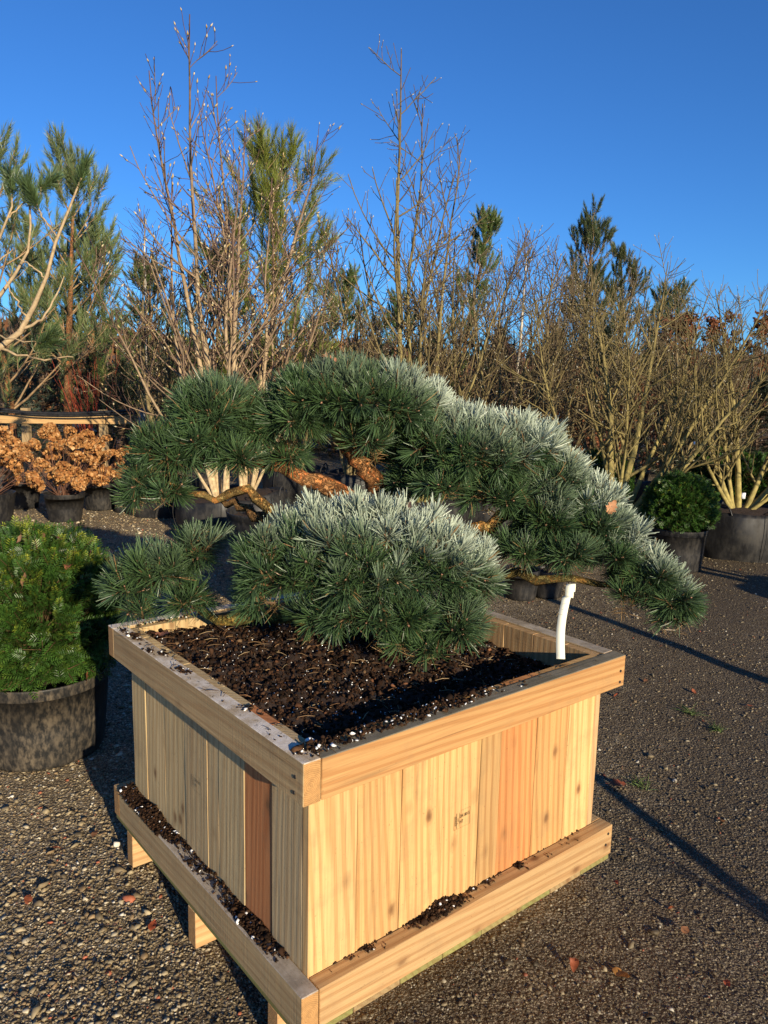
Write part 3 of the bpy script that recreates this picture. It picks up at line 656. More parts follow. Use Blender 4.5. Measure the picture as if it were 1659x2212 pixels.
        part(A, 'needle_pad', M_NEEDLE)['kind'] = 'stuff'; part(S, 'twigs', M_BARK)['kind'] = 'stuff'
    # the frame of finer branches inside the upper pads
    for pts in ([(700, 890, 2.5, .012), (640, 880, 2.48, .009), (600, 900, 2.46, .006)], [(720, 925, 2.5, .015), (790, 890, 2.5, .011), (860, 870, 2.5, .007)], [(500, 960, 2.46, .010), (450, 920, 2.46, .007), (420, 960, 2.44, .005)],
                [(1010, 990, 2.58, .014), (1090, 990, 2.55, .011), (1180, 1040, 2.52, .007)], [(1120, 1090, 2.52, .013), (1200, 1110, 2.48, .01), (1290, 1150, 2.46, .006)], [(1380, 1280, 2.4, .008), (1430, 1290, 2.4, .006), (1460, 1310, 2.4, .004)]):
        limb('branch', pts, DRK, 6, 8, .004)
make_cloud_pine()

# ------------------------------------------------------------------ plant label hanging from the pine
def make_tag():
    top, bot = P(1231, 1268, 2.12), P(1213, 1421, 2.02)
    path = [top + (0.006, .008, -.016), top + (0.007, .010, -.002), top + (.005, .004, .009), top + (0, -.005, .006), top + (-.002, -.008, -.006), top + (-.003, -.009, -.03)]
    for k in range(1, 9):
        t = k / 8; path.append(top * (1 - t) + bot * t + np.array([-.004 + -.010 * math.sin(t * 3.1), -.010, 0]))
    q = catmull(np.array(path), 34); w = .0116; n = len(q)
    side = nrm(np.array([[.98, -.12, .04]]))[0]; tn = nrm(np.gradient(q, axis=0)); nn = nrm(np.cross(tn, side))
    V = []
    for i in range(n):
        for s, h in ((-1, -1), (1, -1), (1, 1), (-1, 1)): V.append(q[i] + side * w * s + nn[i] * .0004 * h)
    F = []
    for i in range(n - 1):
        for k in range(4): a = i * 4 + k; b_ = i * 4 + (k + 1) % 4; F.append((a, b_, b_ + 4, a + 4))
    F += [(0, 1, 2, 3), (4 * n - 4, 4 * n - 3, 4 * n - 2, 4 * n - 1)]
    t = thing('plant_tag', 'cream plastic plant tag strip hanging from the pine above the planter box rim', 'plant tag', tuple(top))
    o = mesh_np('strip', np.array(V) - top, F, M_TAG, t, smooth=False)
    # faint pencil scribble near the loop
    rng = np.random.default_rng(2); A = Acc()
    for k in range(4):
        i = 12 + k * 2; c = q[i] + side * rng.uniform(-.003, .003); m = 7; tt = np.linspace(0, 1, m)
        fr = np.sign(nn[i][1]) * -1
        pts = c + side * ((tt - .5)[:, None] * .015) + tn[i] * (np.sin(tt * 5 + k)[:, None] * .0012) + nn[i] * fr * .0009
        V2, F2 = tubes(pts[None], np.full((1, m), .00028), 3); A.add(V2, F2, (.2, .2, .2))
    A.build('handwriting', M_INK2, t).location = tuple(-top)
    # knotted slot
make_tag()

# ------------------------------------------------------------------ pots and bags
def lathe(prof, k=40):
    prof = np.asarray(prof, float); n = len(prof); a = np.arange(k) * 2 * np.pi / k
    V = np.stack([prof[:, None, 0] * np.cos(a), prof[:, None, 0] * np.sin(a), np.broadcast_to(prof[:, 1:2], (n, k))], -1).reshape(-1, 3)
    i, j = np.meshgrid(np.arange(n - 1), np.arange(k), indexing='ij'); j2 = (j + 1) % k
    F = np.stack([i * k + j, i * k + j2, (i + 1) * k + j2, (i + 1) * k + j], -1).reshape(-1, 4); return V, F
def pot(parent, r, h, mat=None, taper=.84, z=0.0, notch=True):
    rb = r * taper
    prof = [(0, 0), (rb * .9, 0), (rb * .97, .004), (rb, .02), (rb + (r - rb) * .45, h * .45), (r * .975, h * .86), (r * .985, h - .05), (r, h - .044), (r * 1.012, h - .012), (r * 1.02, h - .004), (r * 1.015, h), (r * .985, h), (r * .965, h - .01), (r * .95, h * .8)]
    V, F = lathe(prof, 48)
    o = mesh_np('pot', V + [0, 0, z], F, mat or M_POTCLEAN, parent, smooth=True); 
    rng = np.random.default_rng(int(r * 1e4)); n = 26
    g = np.linspace(-1, 1, n); xx, yy = np.meshgrid(g, g); m = np.maximum(np.abs(xx), np.abs(yy)); l = np.hypot(xx, yy); sc = np.where(l > 0, m / np.maximum(l, 1e-6), 0)
    X, Y = xx * sc * r * .955, yy * sc * r * .955; Z = h * .88 + z + rng.normal(0, .006, X.shape)
    a = (np.arange(n - 1)[:, None] * n + np.arange(n - 1)).ravel()
    mesh_np('soil', np.stack([X, Y, Z], -1).reshape(-1, 3), np.stack([a, a + 1, a + n + 1, a + n], 1), M_SOIL, parent)
    return o
def root_bag(parent, r, h, seed=0):
    """slack woven bag: bulging sides, uneven folded lip, a seam and two handles"""
    rng = np.random.default_rng(seed); k, n = 44, 12; V = []
    ph = rng.uniform(0, 6.28, 6)
    for i in range(n):
        t = i / (n - 1)
        for j in range(k):
            a = j * 2 * np.pi / k
            rr = r * (.93 + .10 * math.sin(t * 2.6) + .022 * math.sin(3 * a + ph[0]) * t + .018 * math.sin(7 * a + ph[1] + 4 * t) + .012 * math.sin(13 * a + ph[2] - 6 * t))
            zz = h * t + (.02 * math.sin(2 * a + ph[3]) + .012 * math.sin(5 * a + ph[4])) * t ** 3
            V.append((rr * math.cos(a), rr * math.sin(a), zz))
    for t, f in ((-.012, .965), (-.05, .93)):
        for j in range(k): x, y, z = V[(n - 1) * k + j]; V.append((x * f, y * f, z + t))
    n += 2
    i, j = np.meshgrid(np.arange(n - 1), np.arange(k), indexing='ij'); j2 = (j + 1) % k
    F = np.stack([i * k + j, i * k + j2, (i + 1) * k + j2, (i + 1) * k + j], -1).reshape(-1, 4)
    o = mesh_np('root_bag', V, F, M_BAG, parent, smooth=True)
    A = Acc()
    for a in (.5, 2.2, 3.9, 5.4):
        a += ph[5]; q = np.array([(r * 1.055 * math.cos(a), r * 1.055 * math.sin(a), z) for z in np.linspace(.02, h * .97, 8)]); q[:, :2] *= (.93 + .105 * np.sin(np.linspace(0, 1, 8) * 2.6))[:, None]
        V2, F2 = tubes(q[None], np.full((1, 8), .0035), 4); A.add(V2, F2)
    A.build('seam', M_BAG, o)['kind'] = 'stuff'
    for a in (ph[5], ph[5] + 3.1):
        c = np.array([r * .98 * math.cos(a), r * .98 * math.sin(a), h]); tg = np.array([-math.sin(a), math.cos(a), 0])
        q = catmull(np.array([c - tg * .07 + [0, 0, -.03], c - tg * .05 + [0, 0, .04], c + [0, 0, .065], c + tg * .05 + [0, 0, .035], c + tg * .08 + [0, 0, -.03]]), 9)
        V2, F2 = tubes(q[None], np.full((1, 9), .009), 4); B = Acc(); B.add(V2, F2); B.build('handle', M_BAG, parent)
    m = 20; g = np.linspace(-1, 1, m); xx, yy = np.meshgrid(g, g); mm = np.maximum(np.abs(xx), np.abs(yy)); l = np.hypot(xx, yy); sc = np.where(l > 0, mm / np.maximum(l, 1e-6), 0)
    Z = h * .9 + .03 * (1 - mm ** 2) + rng.normal(0, .006, xx.shape); a = (np.arange(m - 1)[:, None] * m + np.arange(m - 1)).ravel()
    mesh_np('soil', np.stack([xx * sc * r * .97, yy * sc * r * .97, Z], -1).reshape(-1, 3), np.stack([a, a + 1, a + m + 1, a + m], 1), M_SOIL, parent)
    return o

# ------------------------------------------------------------------ bare multi-stem trees in root bags
def grow(rng, p0, d0, L, r0, r1, n, up=.25, wob=.06):
    """a batch of shoots: (m,3) starts and directions -> (m,n,3) centre lines that bend upwards"""
    m = len(p0); pts = [p0]; d = nrm(d0); st = (L / (n - 1))[:, None]
    for i in range(n - 1):
        d = nrm(d + np.array([0, 0, up / (n - 1)]) + rng.normal(0, wob, (m, 3))); pts.append(pts[-1] + d * st)
    Pt = np.stack(pts, 1); t = np.linspace(0, 1, n)[None]
    return Pt, r0[:, None] * (1 - t) + r1[:, None] * t
def side_shoots(rng, Pt, Rr, per, t0, t1, lfun, ang, rmin, n, up, wob, rf=.55):
    m, npt, _ = Pt.shape; P0, D, L, R0 = [], [], [], []
    for i in range(m):
        k = per if np.isscalar(per) else per[i]
        for q in range(k):
            t = t0 + (t1 - t0) * (q + rng.uniform(.1, .9)) / k; f = t * (npt - 1); a = int(min(f, npt - 2)); w = f - a
            p = Pt[i, a] * (1 - w) + Pt[i, a + 1] * w; tg = nrm((Pt[i, a + 1] - Pt[i, a])[None])[0]
            ref = nrm(rng.normal(size=(1, 3)))[0]; sd = nrm(np.cross(tg, ref)[None])[0]; th = R(rng.normal(ang, 9))
            P0.append(p); D.append(tg * math.cos(th) + sd * math.sin(th)); L.append(lfun(t, i) * rng.uniform(.65, 1.25)); R0.append(max(rmin, (Rr[i, a] * (1 - w) + Rr[i, a + 1] * w) * rf))
    P0, D, L, R0 = map(np.array, (P0, D, L, R0))
    return grow(rng, P0, D, L, R0, np.maximum(R0 * .45, rmin * .8), n, up, wob)
def bare_tree(name, label, cat, loc, stems, bagr, bagh, seed, col_stem, col_twig, bud_col, group=None, twig_density=1.0, bag='bag', budsize=.009, branch=12, brl=.34, rmin=.0028, buds=True, yaw=0):
    """stems: list of (azimuth, lean deg, length, radius)"""
    rng = np.random.default_rng(seed); t = thing(name, label, cat, loc, yaw, group)
    if bag == 'bag': root_bag(t, bagr, bagh, seed)
    elif bag == 'pot': pot(t, bagr, bagh)
    zb = bagh * .9 if bag else 0
    allP, allR = [], []
    tips, tdir = [], []
    for a, lean, L, r in stems:
        a, l = R(a), R(lean); d = np.array([math.sin(l) * math.cos(a), math.sin(l) * math.sin(a), math.cos(l)])
        p0 = np.array([[math.cos(a) * .05, math.sin(a) * .05, zb - .03]])
        Pt, Rr = grow(rng, p0, d[None], np.array([L]), np.array([r]), np.array([rmin * 1.3]), 16, .30 + .012 * lean, .045)
        V, F = tubes(Pt, Rr, 7); A = Acc(); cc = np.repeat(np.linspace(0, 1, 16) ** 1.2, 7)[:, None]
        A.add(V, F, (np.array(col_stem) * (1 - cc) + np.array(col_twig) * cc) * rng.uniform(.85, 1.12, (len(V), 1))); A.build('stem', M_BARK, t, True)
        allP.append(Pt); allR.append(Rr); tips.append(Pt[:, -1]); tdir.append(nrm(Pt[:, -1] - Pt[:, -2]))
    Pt, Rr = np.concatenate(allP), np.concatenate(allR); Ls = [s[2] for s in stems]
    C = Acc()
    B1, R1 = side_shoots(rng, Pt, Rr, branch, .16, .96, lambda q, i: Ls[i] * brl * (1.12 - q) + .12, 44, rmin * 1.2, 7, .35, .07)
    V, F = tubes(B1, R1, 4); C.add(V, F, (np.array(col_stem) * .35 + np.array(col_twig) * .65) * rng.uniform(.8, 1.15, (len(V), 1)))
    B2, R2 = side_shoots(rng, B1, R1, max(2, int(6 * twig_density)), .15, .95, lambda q, i: .24 * (1.15 - q * .5), 46, rmin, 4, .40, .10, .62)
    V, F = tubes(B2, R2, 3); C.add(V, F, np.array(col_twig) * rng.uniform(.75, 1.2, (len(V), 1)))
    B3, R3 = side_shoots(rng, Pt[:, 8:], Rr[:, 8:], 9, .05, .95, lambda q, i: .26, 40, rmin, 4, .5, .08)
    V, F = tubes(B3, R3, 3); C.add(V, F, np.array(col_twig) * rng.uniform(.75, 1.2, (len(V), 1)))
    o = C.build('crown', M_BARK, t); o['kind'] = 'stuff'
    if buds:
        for b in (B1, B2, B3): tips.append(b[:, -1]); tdir.append(nrm(b[:, -1] - b[:, -2]))
        # some buds sit along the twigs
        tips.append(B2[:, 2]); tdir.append(nrm(B2[:, 2] - B2[:, 1]))
        tp, td = np.concatenate(tips), np.concatenate(tdir); pick = rng.uniform(0, 1, len(tp)) < .50; tp, td = tp[pick], td[pick]; n = len(tp)
        td = nrm(td + rng.normal(0, .15, (n, 3))); sz = budsize * rng.uniform(.6, 1.2, n)
        ax = td; ref = np.where(np.abs(ax[:, 2:3]) > .9, [[1.0, 0, 0]], [[0, 0, 1.0]]); e1 = nrm(np.cross(ax, ref)); e2 = np.cross(ax, e1)
        Bv, Bf = OCT; V = tp[:, None] + (Bv[None, :, 0:1] * e1[:, None] * .42 + Bv[None, :, 1:2] * e2[:, None] * .42 + (Bv[None, :, 2:3] + .8) * ax[:, None] * 1.25) * sz[:, None, None]
        F = Bf[None] + (np.arange(n) * 6)[:, None, None]; A = Acc(); pal = np.asarray(bud_col); A.add(V.reshape(-1, 3), F.reshape(-1, 3), np.repeat(pal[rng.integers(0, len(pal), n)] * rng.uniform(.8, 1.1, (n, 1)), 6, 0))
        A.build('buds', M_BUD, t)['kind'] = 'stuff'
    return t
def gl(x, D):
    p = P(x, 1000, D); return (p[0], D, ground_z(p[0], D))
PALE, OLIVE, PURP, BROWN = (.50, .38, .22), (.30, .25, .09), (.125, .075, .06), (.125, .09, .055)
BUDS = [(.55, .42, .20), (.62, .52, .33), (.44, .31, .12)]; BUDS2 = [(.44, .40, .26), (.56, .52, .40), (.32, .27, .14)]
GM = 'bare multi-stem magnolias in black root bags'
def fan(rng, n, lo, hi, L0, L1, r0, r1, a0=0):
    return [(a0 + 360 * (i + rng.uniform(-.3, .3)) / n, rng.uniform(lo, hi), rng.uniform(L0, L1), rng.uniform(r0, r1)) for i in range(n)]
rg = np.random.default_rng(77)
bare_tree('magnolia_tree', 'tall pale-stemmed bare magnolia in a black root bag behind the left needle pads', 'tree', gl(478, 7.75),
          [(165, 9, 4.0, .034), (120, 3, 4.35, .036), (20, 5, 3.95, .030), (190, 20, 3.1, .024), (60, 3, 3.3, .03), (180, 32, 2.7, .018), (300, 12, 2.7, .018)], .44, .36, 101, PALE, PURP, BUDS, GM, .85, budsize=.020, branch=13, brl=.30, rmin=.0036)
bare_tree('magnolia_tree', 'pale-stemmed bare magnolia with a thick single foot, just right of the tallest pale one', 'tree', gl(532, 8.2),
          [(10, 3, 4.0, .042), (120, 2, 4.25, .034), (170, 5, 3.7, .026), (330, 12, 3.3, .022), (20, 18, 3.0, .02), (0, 26, 2.8, .018)], .42, .36, 102, PALE, PURP, BUDS, GM, .85, budsize=.020, branch=13, brl=.30, rmin=.0036)
bare_tree('magnolia_tree', 'bare olive magnolia with one leader far above the rest, behind the pine crown', 'tree', gl(905, 7.6),
          [(172, 6, 4.15, .036), (150, 20, 2.9, .024), (60, 3, 3.8, .030), (20, 10, 3.5, .026), (350, 22, 2.8, .022), (190, 30, 2.7, .02), (100, 3, 3.3, .026), (270, 12, 2.8, .02)], .46, .38, 103, OLIVE, BROWN, BUDS2, GM, 1.0, budsize=.012, branch=15, brl=.30, rmin=.0036)
bare_tree('magnolia_tree', 'dense olive-stemmed bare magnolia behind the right shoulder of the pine', 'tree', gl(1055, 8.1),
          [(10, 10, 2.7, .03), (60, 18, 2.5, .026), (170, 14, 2.8, .026), (330, 26, 2.3, .022), (200, 28, 2.3, .02), (90, 6, 2.9, .028), (0, 36, 2.1, .02), (120, 24, 2.4, .02)], .46, .38, 104, OLIVE, BROWN, BUDS2, GM, 1.1, budsize=.011, branch=16, brl=.32, rmin=.0036)
bare_tree('magnolia_tree', 'bare olive magnolia with low spreading limbs reaching over the yew ball', 'tree', gl(1345, 6.9),
          [(170, 6, 2.2, .036), (60, 4, 2.3, .036), (5, 40, 2.3, .030), (345, 54, 2.3, .028), (190, 36, 2.1, .024), (100, 20, 2.1, .024), (20, 24, 2.3, .026), (250, 20, 1.9, .02)], .36, .42, 105, (.34, .28, .10), (.165, .13, .06), BUDS2, GM, 1.2, budsize=.009, branch=17, brl=.36, rmin=.0028)
bare_tree('magnolia_tree', 'bare olive magnolia at the right border, white label on its root bag', 'tree', gl(1608, 7.3),
          [(175, 28, 1.7, .028), (80, 4, 2.2, .032), (0, 40, 1.8, .03), (20, 26, 1.8, .028), (200, 46, 1.7, .022), (130, 22, 1.6, .024), (340, 54, 1.7, .02)], .46, .46, 106, (.34, .28, .10), (.165, .13, .06), BUDS2, GM, 1.2, budsize=.009, branch=16, brl=.36, rmin=.0028)
for i, (x, D, h, lab) in enumerate([(1205, 9.4, 2.95, 'slender bare magnolia standing behind the low-limbed magnolia, tips above the dark pine'), (1290, 10.2, 3.0, 'far bare magnolia between the low-limbed magnolia and the dark pines'), (1450, 9.2, 2.3, 'bare magnolia behind the yew ball, one shoot rising above its neighbours'),
                                (1560, 10.5, 1.9, 'far bare brown magnolia behind the right border magnolia'), (760, 9.6, 2.2, 'bare magnolia at the foot of the centre pine behind the crown pad'), (1130, 10.3, 2.8, 'far bare magnolia behind the dense olive-stemmed magnolia'), (985, 9.6, 3.3, 'bare magnolia between the silver-budded and the dense olive-stemmed magnolias'), (640, 9.9, 2.9, 'bare magnolia in front of the centre pine, left of the gap of open sky'), (350, 8.7, 3.0, 'low wide bare magnolia over the fence end left of the tall pale-stemmed pair')]):
    n = 7
    bare_tree('magnolia_tree', lab, 'tree', gl(x, D), fan(rg, n, 3, 24, h * .7, h, .018, .03), .42, .4, 120 + i, (.27, .21, .10), (.12, .09, .055), BUDS2, GM, .9, budsize=.010, branch=14, brl=.30, rmin=.0036)

# a slim white-barked birch stem tied to a grey sleeve
def birch(x, D, h, lab, seed):
    rng = np.random.default_rng(seed); t = thing('birch_tree', lab, 'tree', gl(x, D), 0, 'young birches among the magnolias')
    Pt, Rr = grow(rng, np.zeros((1, 3)), np.array([[.01, 0, 1.0]]), np.array([h]), np.array([.034]), np.array([.006]), 18, .0, .02)
    V, F = tubes(Pt, Rr, 8); A = Acc(); ring = np.repeat(rng.uniform(0, 1, 18) < .25, 8)[:, None]
    A.add(V, F, np.where(ring, [.2, .15, .1], [.62, .55, .44]) * rng.uniform(.85, 1.05, (len(V), 1))); A.build('trunk', M_BARK, t, True)
    B1, R1 = side_shoots(rng, Pt, Rr, 26, .22, .97, lambda q, i: h * .28 * (1.1 - q), 42, .003, 6, .2, .09, .35)
    B2, R2 = side_shoots(rng, B1, R1, 7, .2, .95, lambda q, i: .25, 35, .0026, 4, .0, .12)
    C = Acc()
    for b, r, k in ((B1, R1, 4), (B2, R2, 3)): V, F = tubes(b, r, k); C.add(V, F, np.array([.11, .065, .05]) * rng.uniform(.8, 1.2, (len(V), 1)))
    C.build('crown', M_BARK, t)['kind'] = 'stuff'
    V, F = lathe([(.05, .72), (.052, .74), (.052, 1.12), (.05, 1.14)], 16); mesh_np('sleeve', V, F, M_SLEEVE, t, smooth=True); pot(t, .2, .3)
M_SLEEVE = flat_mat('grey sleeve', (.16, .17, .18), .5, .4, .1)
birch(312, 9.3, 3.4, 'slim white-barked birch with a grey tree guard beside the fence end', 201)
birch(1085, 9.0, 3.0, 'slim white birch trunk seen between the magnolia stems above the right shoulder of the pine', 202)

# ------------------------------------------------------------------ evergreen trees
def pine(loc, h, lab, seed, w=1.0, trunk=.07, clear=.22, col=(.05, .085, .03), n_wh=13, shoot=.15, group='background pines', density=1.0, barkc=(.36, .19, .09), lean=(0, 0)):
    rng = np.random.default_rng(seed); t = thing('pine_tree', lab, 'tree', loc, 0, group)
    Pt, Rr = grow(rng, np.array([[0, 0, -.05]]), np.array([[lean[0], lean[1], 1.0]]), np.array([h * .93]), np.array([trunk]), np.array([.012]), 18, 0, .02)
    V, F = tubes(Pt, Rr, 9); V += rng.normal(0, .003, V.shape); A = Acc(); A.add(V, F, np.array(barkc) * rng.uniform(.7, 1.2, (len(V), 1))); A.build('trunk', M_PINEBARK, t, True)
    P0, D, L, R0 = [], [], [], []
    for k in range(n_wh):
        q = clear + (1 - clear) * ((k + rng.uniform(-.2, .2)) / (n_wh - .5)); q = min(max(q, clear), .99); f = q * 17; a = int(min(f, 16)); p = Pt[0, a] + (Pt[0, a + 1] - Pt[0, a]) * (f - a)
        nb = rng.integers(3, 6)
        for b in range(nb):
            an = 2 * np.pi * (b + rng.uniform(-.3, .3)) / nb + k * 1.1; el = R(rng.uniform(5, 40) + 25 * q)
            P0.append(p); D.append((math.cos(an) * math.cos(el), math.sin(an) * math.cos(el), math.sin(el))); L.append(w * h * .33 * (1.10 - q) ** .6 * (.55 + .45 * min(1, (q - clear + .15) * 4)) * rng.uniform(.55, 1.25)); R0.append(.010 + .012 * (1 - q))
    B1, R1 = grow(rng, np.array(P0), np.array(D), np.array(L), np.array(R0), np.array(R0) * .4, 7, .55, .06)
    B2, R2 = side_shoots(rng, B1, R1, max(3, int(6 * density)), .25, .95, lambda q, i: .16 + .42 * L[i] * (1.1 - q), 42, .004, 4, .6, .08)
    C = Acc()
    for b, r in ((B1, R1), (B2, R2)): V, F = tubes(b, r, 4); C.add(V, F, np.array([.36, .24, .13]) * rng.uniform(.6, 1.2, (len(V), 1)))
    C.build('branches', M_BARK, t)['kind'] = 'stuff'
    pos = np.concatenate([B1[:, -1], B1[:, 4], B2[:, -1], B2[:, 2], B2[:, 3] * .5 + B2[:, 2] * .5, Pt[:, -1]]); ax = np.concatenate([B1[:, -1] - B1[:, -2], B1[:, 5] - B1[:, 4], B2[:, -1] - B2[:, -2], B2[:, 3] - B2[:, 2], B2[:, 3] - B2[:, 2], Pt[:, -1] - Pt[:, -2]])
    n = len(pos); ax = nrm(nrm(ax) + [0, 0, .5] + rng.normal(0, .15, (n, 3))); g = rng.uniform(.65, 1.3, (n, 1))
    V, F, Cc = tufts(pos + ax * shoot * .5, ax, 44, shoot * .46, .0085, (12, 58), shoot * 1.15, rng, np.array(col) * .8 * g, np.array(col) * 1.6 * g, .12, 1, .2, .01)
    Q = Acc(); Q.add(V, F, Cc); Q.build('needles', M_NEEDLE, t)['kind'] = 'stuff'
    return t
PG, PB = (.085, .125, .034), (.068, .105, .05)
pine(gl(35, 11.2), 5.2, 'tall pine with upright shoots at the left end of the treeline', 301, 1.1, .06, .2, (.115, .150, .055), 8, .30, density=.7)
pine(gl(150, 12.5), 5.0, 'pine with an orange trunk standing right behind the fence rail', 302, 1.1, .078, .36, (.115, .150, .055), 8, .30, density=.7)
pine(gl(225, 14.0), 4.4, 'smaller pine half hidden behind the thin twigs left of the birch', 303, .9, .05, .15, (.10, .14, .04), 8, .26, density=.7)
pine(gl(90, 15.5), 4.6, 'darker pine behind the two big left pines', 304, .95, .06, .12, PG, 8, .26, density=.7)
pine(gl(585, 14.0), 5.6, 'bushy olive-green pine behind the two tall pale magnolias', 305, 1.3, .08, .08, (.14, .165, .028), 12, .38)
pine(gl(480, 15.5), 4.2, 'low green pine behind the lower stems of the tall magnolia', 306, 1.1, .06, .05, PG, 11, .2)
pine(gl(985, 16.0), 5.2, 'narrow dark pine top showing between the budded magnolia twigs', 307, .6, .06, .1, PG, 12, .2)
pine(gl(1235, 16.0), 5.1, 'dark pine behind the slender magnolia right of centre', 308, .8, .06, .06, (.06, .08, .03), 13, .2)
pine(gl(1335, 17.0), 4.6, 'pine right of the dark pine, blurred by magnolia twigs', 309, .9, .06, .06, (.07, .085, .03), 12, .2)
pine(gl(1430, 18.0), 3.9, 'rightmost green pine top rising out of the brown wood', 310, 1.0, .05, .05, PB, 11, .2)
pine(gl(720, 17.0), 3.9, 'low pine behind the open sky gap in the middle', 311, 1.1, .05, .05, PG, 10, .2)
pine(gl(855, 18.0), 3.6, 'low dark pine behind the pine crown pad and silver-budded magnolia', 312, 1.2, .05, .05, PG, 10, .2)
pine(gl(330, 16.5), 3.9, 'low pine behind the birch stem', 313, 1.1, .05, .05, PG, 10, .2)
# a spreading limb from the pine beyond the left border
def limb_tree():
    rng = np.random.default_rng(41); b = P(-330, 1000, 7.2); t = thing('pine_tree', 'pine beyond the left border whose pale curved limb reaches into the photo', 'tree', (b[0], 7.2, 0), 0, 'background pines'); off = np.array([b[0], 7.2, 0])
    Pt, Rr = grow(rng, np.array([[0, 0, 0.]]), np.array([[0.0, 0, 1.0]]), np.array([4.2]), np.array([.06]), np.array([.02]), 12, 0, .02)
    V, F = tubes(Pt, Rr, 8); A = Acc(); A.add(V, F, (.32, .2, .11)); A.build('trunk', M_PINEBARK, t, True)
    A = Acc(); tips = []
    for pts in ([(-330, 880, 7.2, .05), (-150, 830, 7.2, .036), (0, 752, 7.2, .030), (60, 690, 7.2, .025), (100, 605, 7.2, .018), (122, 510, 7.2, .014), (165, 415, 7.2, .010), (176, 385, 7.2, .008)],
                [(-330, 840, 7.3, .04), (-100, 700, 7.3, .022), (0, 640, 7.3, .018), (60, 540, 7.3, .012), (62, 420, 7.3, .009)], [(-330, 760, 7.3, .03), (-60, 600, 7.3, .018), (20, 470, 7.3, .010), (24, 400, 7.3, .008)],
                [(40, 715, 7.2, .016), (90, 690, 7.2, .011), (120, 640, 7.25, .008), (140, 600, 7.3, .005)], [(0, 752, 7.2, .014), (80, 775, 7.1, .009), (160, 770, 7.1, .005)], [(60, 690, 7.2, .010), (30, 640, 7.1, .007), (10, 600, 7.1, .005)],
                [(100, 605, 7.2, .009), (70, 575, 7.2, .007), (40, 560, 7.2, .005)], [(122, 510, 7.2, .008), (95, 470, 7.2, .006), (80, 440, 7.2, .004)], [(-100, 700, 7.3, .012), (20, 730, 7.0, .007), (90, 740, 6.9, .004)], [(20, 470, 7.3, .008), (60, 430, 7.4, .006), (100, 400, 7.4, .004)], [(-60, 600, 7.3, .012), (0, 560, 7.2, .008), (30, 540, 7.2, .005)]):
        q = catmull(np.array([[*P(x, y, D), r] for x, y, D, r in pts]), 12); q[1:, :3] += rng.normal(0, .008, (11, 3))
        V, F = tubes(q[None, :, :3], q[None, :, 3], 6); A.add(V - off, F, np.array([.42, .31, .18]) * rng.uniform(.85, 1.1, (len(V), 1))); tips.append((q[-1, :3], q[-1, :3] - q[-2, :3]))
    A.build('limb', M_BARK, t, True)
    tp = np.array([a for a, _ in tips[:3]] + [tips[8][0], tips[9][0]] + [tips[7][0]]); td = nrm(np.array([d for _, d in tips[:3]] + [tips[8][1], tips[9][1]] + [tips[7][1]]))
    pos, ax = [], []
    for p, d in zip(tp, td):
        for k in range(7): a = nrm((d + rng.normal(0, .35, 3) + [0, 0, .5])[None])[0]; pos.append(p + a * rng.uniform(.03, .16)); ax.append(a)
    pos, ax = np.array(pos), np.array(ax); n = len(pos); g = rng.uniform(.7, 1.2, (n, 1))
    V, F, C = tufts(pos + ax * .05 - off, ax, 60, .10, .005, (12, 55), .20, rng, np.array(PG) * .8 * g, np.array([.075, .125, .05]) * 1.2 * g, .15, 2)
    Q = Acc(); Q.add(V, F, C); Q.build('needles', M_NEEDLE, t)['kind'] = 'stuff'
limb_tree()

def spruce(x, D, h, r, lab, seed, col, frost=0.0, name='spruce_tree', cat='tree', group='dense conifers behind the fence', onpot=False, z0=0.0, nt=420, needle=.075, w=.010):
    """dense conical or rounded conifer made of short needle sprays on whorled branches"""
    rng = np.random.default_rng(seed); t = thing(name, lab, cat, gl(x, D), 0, group)
    if onpot: pot(t, r * .62, z0 / .88)
    Pt, Rr = grow(rng, np.array([[0, 0, z0 - .02]]), np.array([[0, 0, 1.0]]), np.array([h * .9]), np.array([max(.02, h * .014)]), np.array([.006]), 8, 0, .02)
    V, F = tubes(Pt, Rr, 7); A = Acc(); A.add(V, F, (.14, .10, .07)); A.build('trunk', M_BARK, t, True)
    q = rng.uniform(0, 1, nt) ** 1.15; a = rng.uniform(0, 2 * np.pi, nt); rad = r * (1 - q) ** .75 * rng.uniform(.45, 1.05, nt) + .03
    pos = np.stack([np.cos(a) * rad, np.sin(a) * rad, z0 + h * (.04 + .94 * q) + rng.normal(0, .04, nt)], 1)
    ax = nrm(np.stack([np.cos(a), np.sin(a), .25 + .6 * q], 1) + rng.normal(0, .25, (nt, 3)))
    inn = np.stack([0 * a, 0 * a, np.clip(pos[:, 2] - rad * .25, z0, z0 + h)], 1)
    V, F = tubes(np.stack([inn, (inn + pos) / 2 - [0, 0, .02], pos], 1), np.tile([.008, .005, .003], (nt, 1)), 3); B = Acc(); B.add(V, F, (.13, .09, .06)); B.build('branches', M_BARK, t)['kind'] = 'stuff'
    g = rng.uniform(.6, 1.3, (nt, 1)); f = (frost * np.clip(ax[:, 2:3] + .3, 0, 1)); c1 = np.array(col) * 1.35 * g
    V, F, C = tufts(pos, ax, 40, needle, w, (20, 80), needle * 2.4, rng, np.array(col) * .75 * g, c1 * (1 - f) + RIME * f, .12, 1, .2)
    Q = Acc(); Q.add(V, F, C); Q.build('needles', M_NEEDLE, t)['kind'] = 'stuff'
BLUEG = (.058, .088, .066)
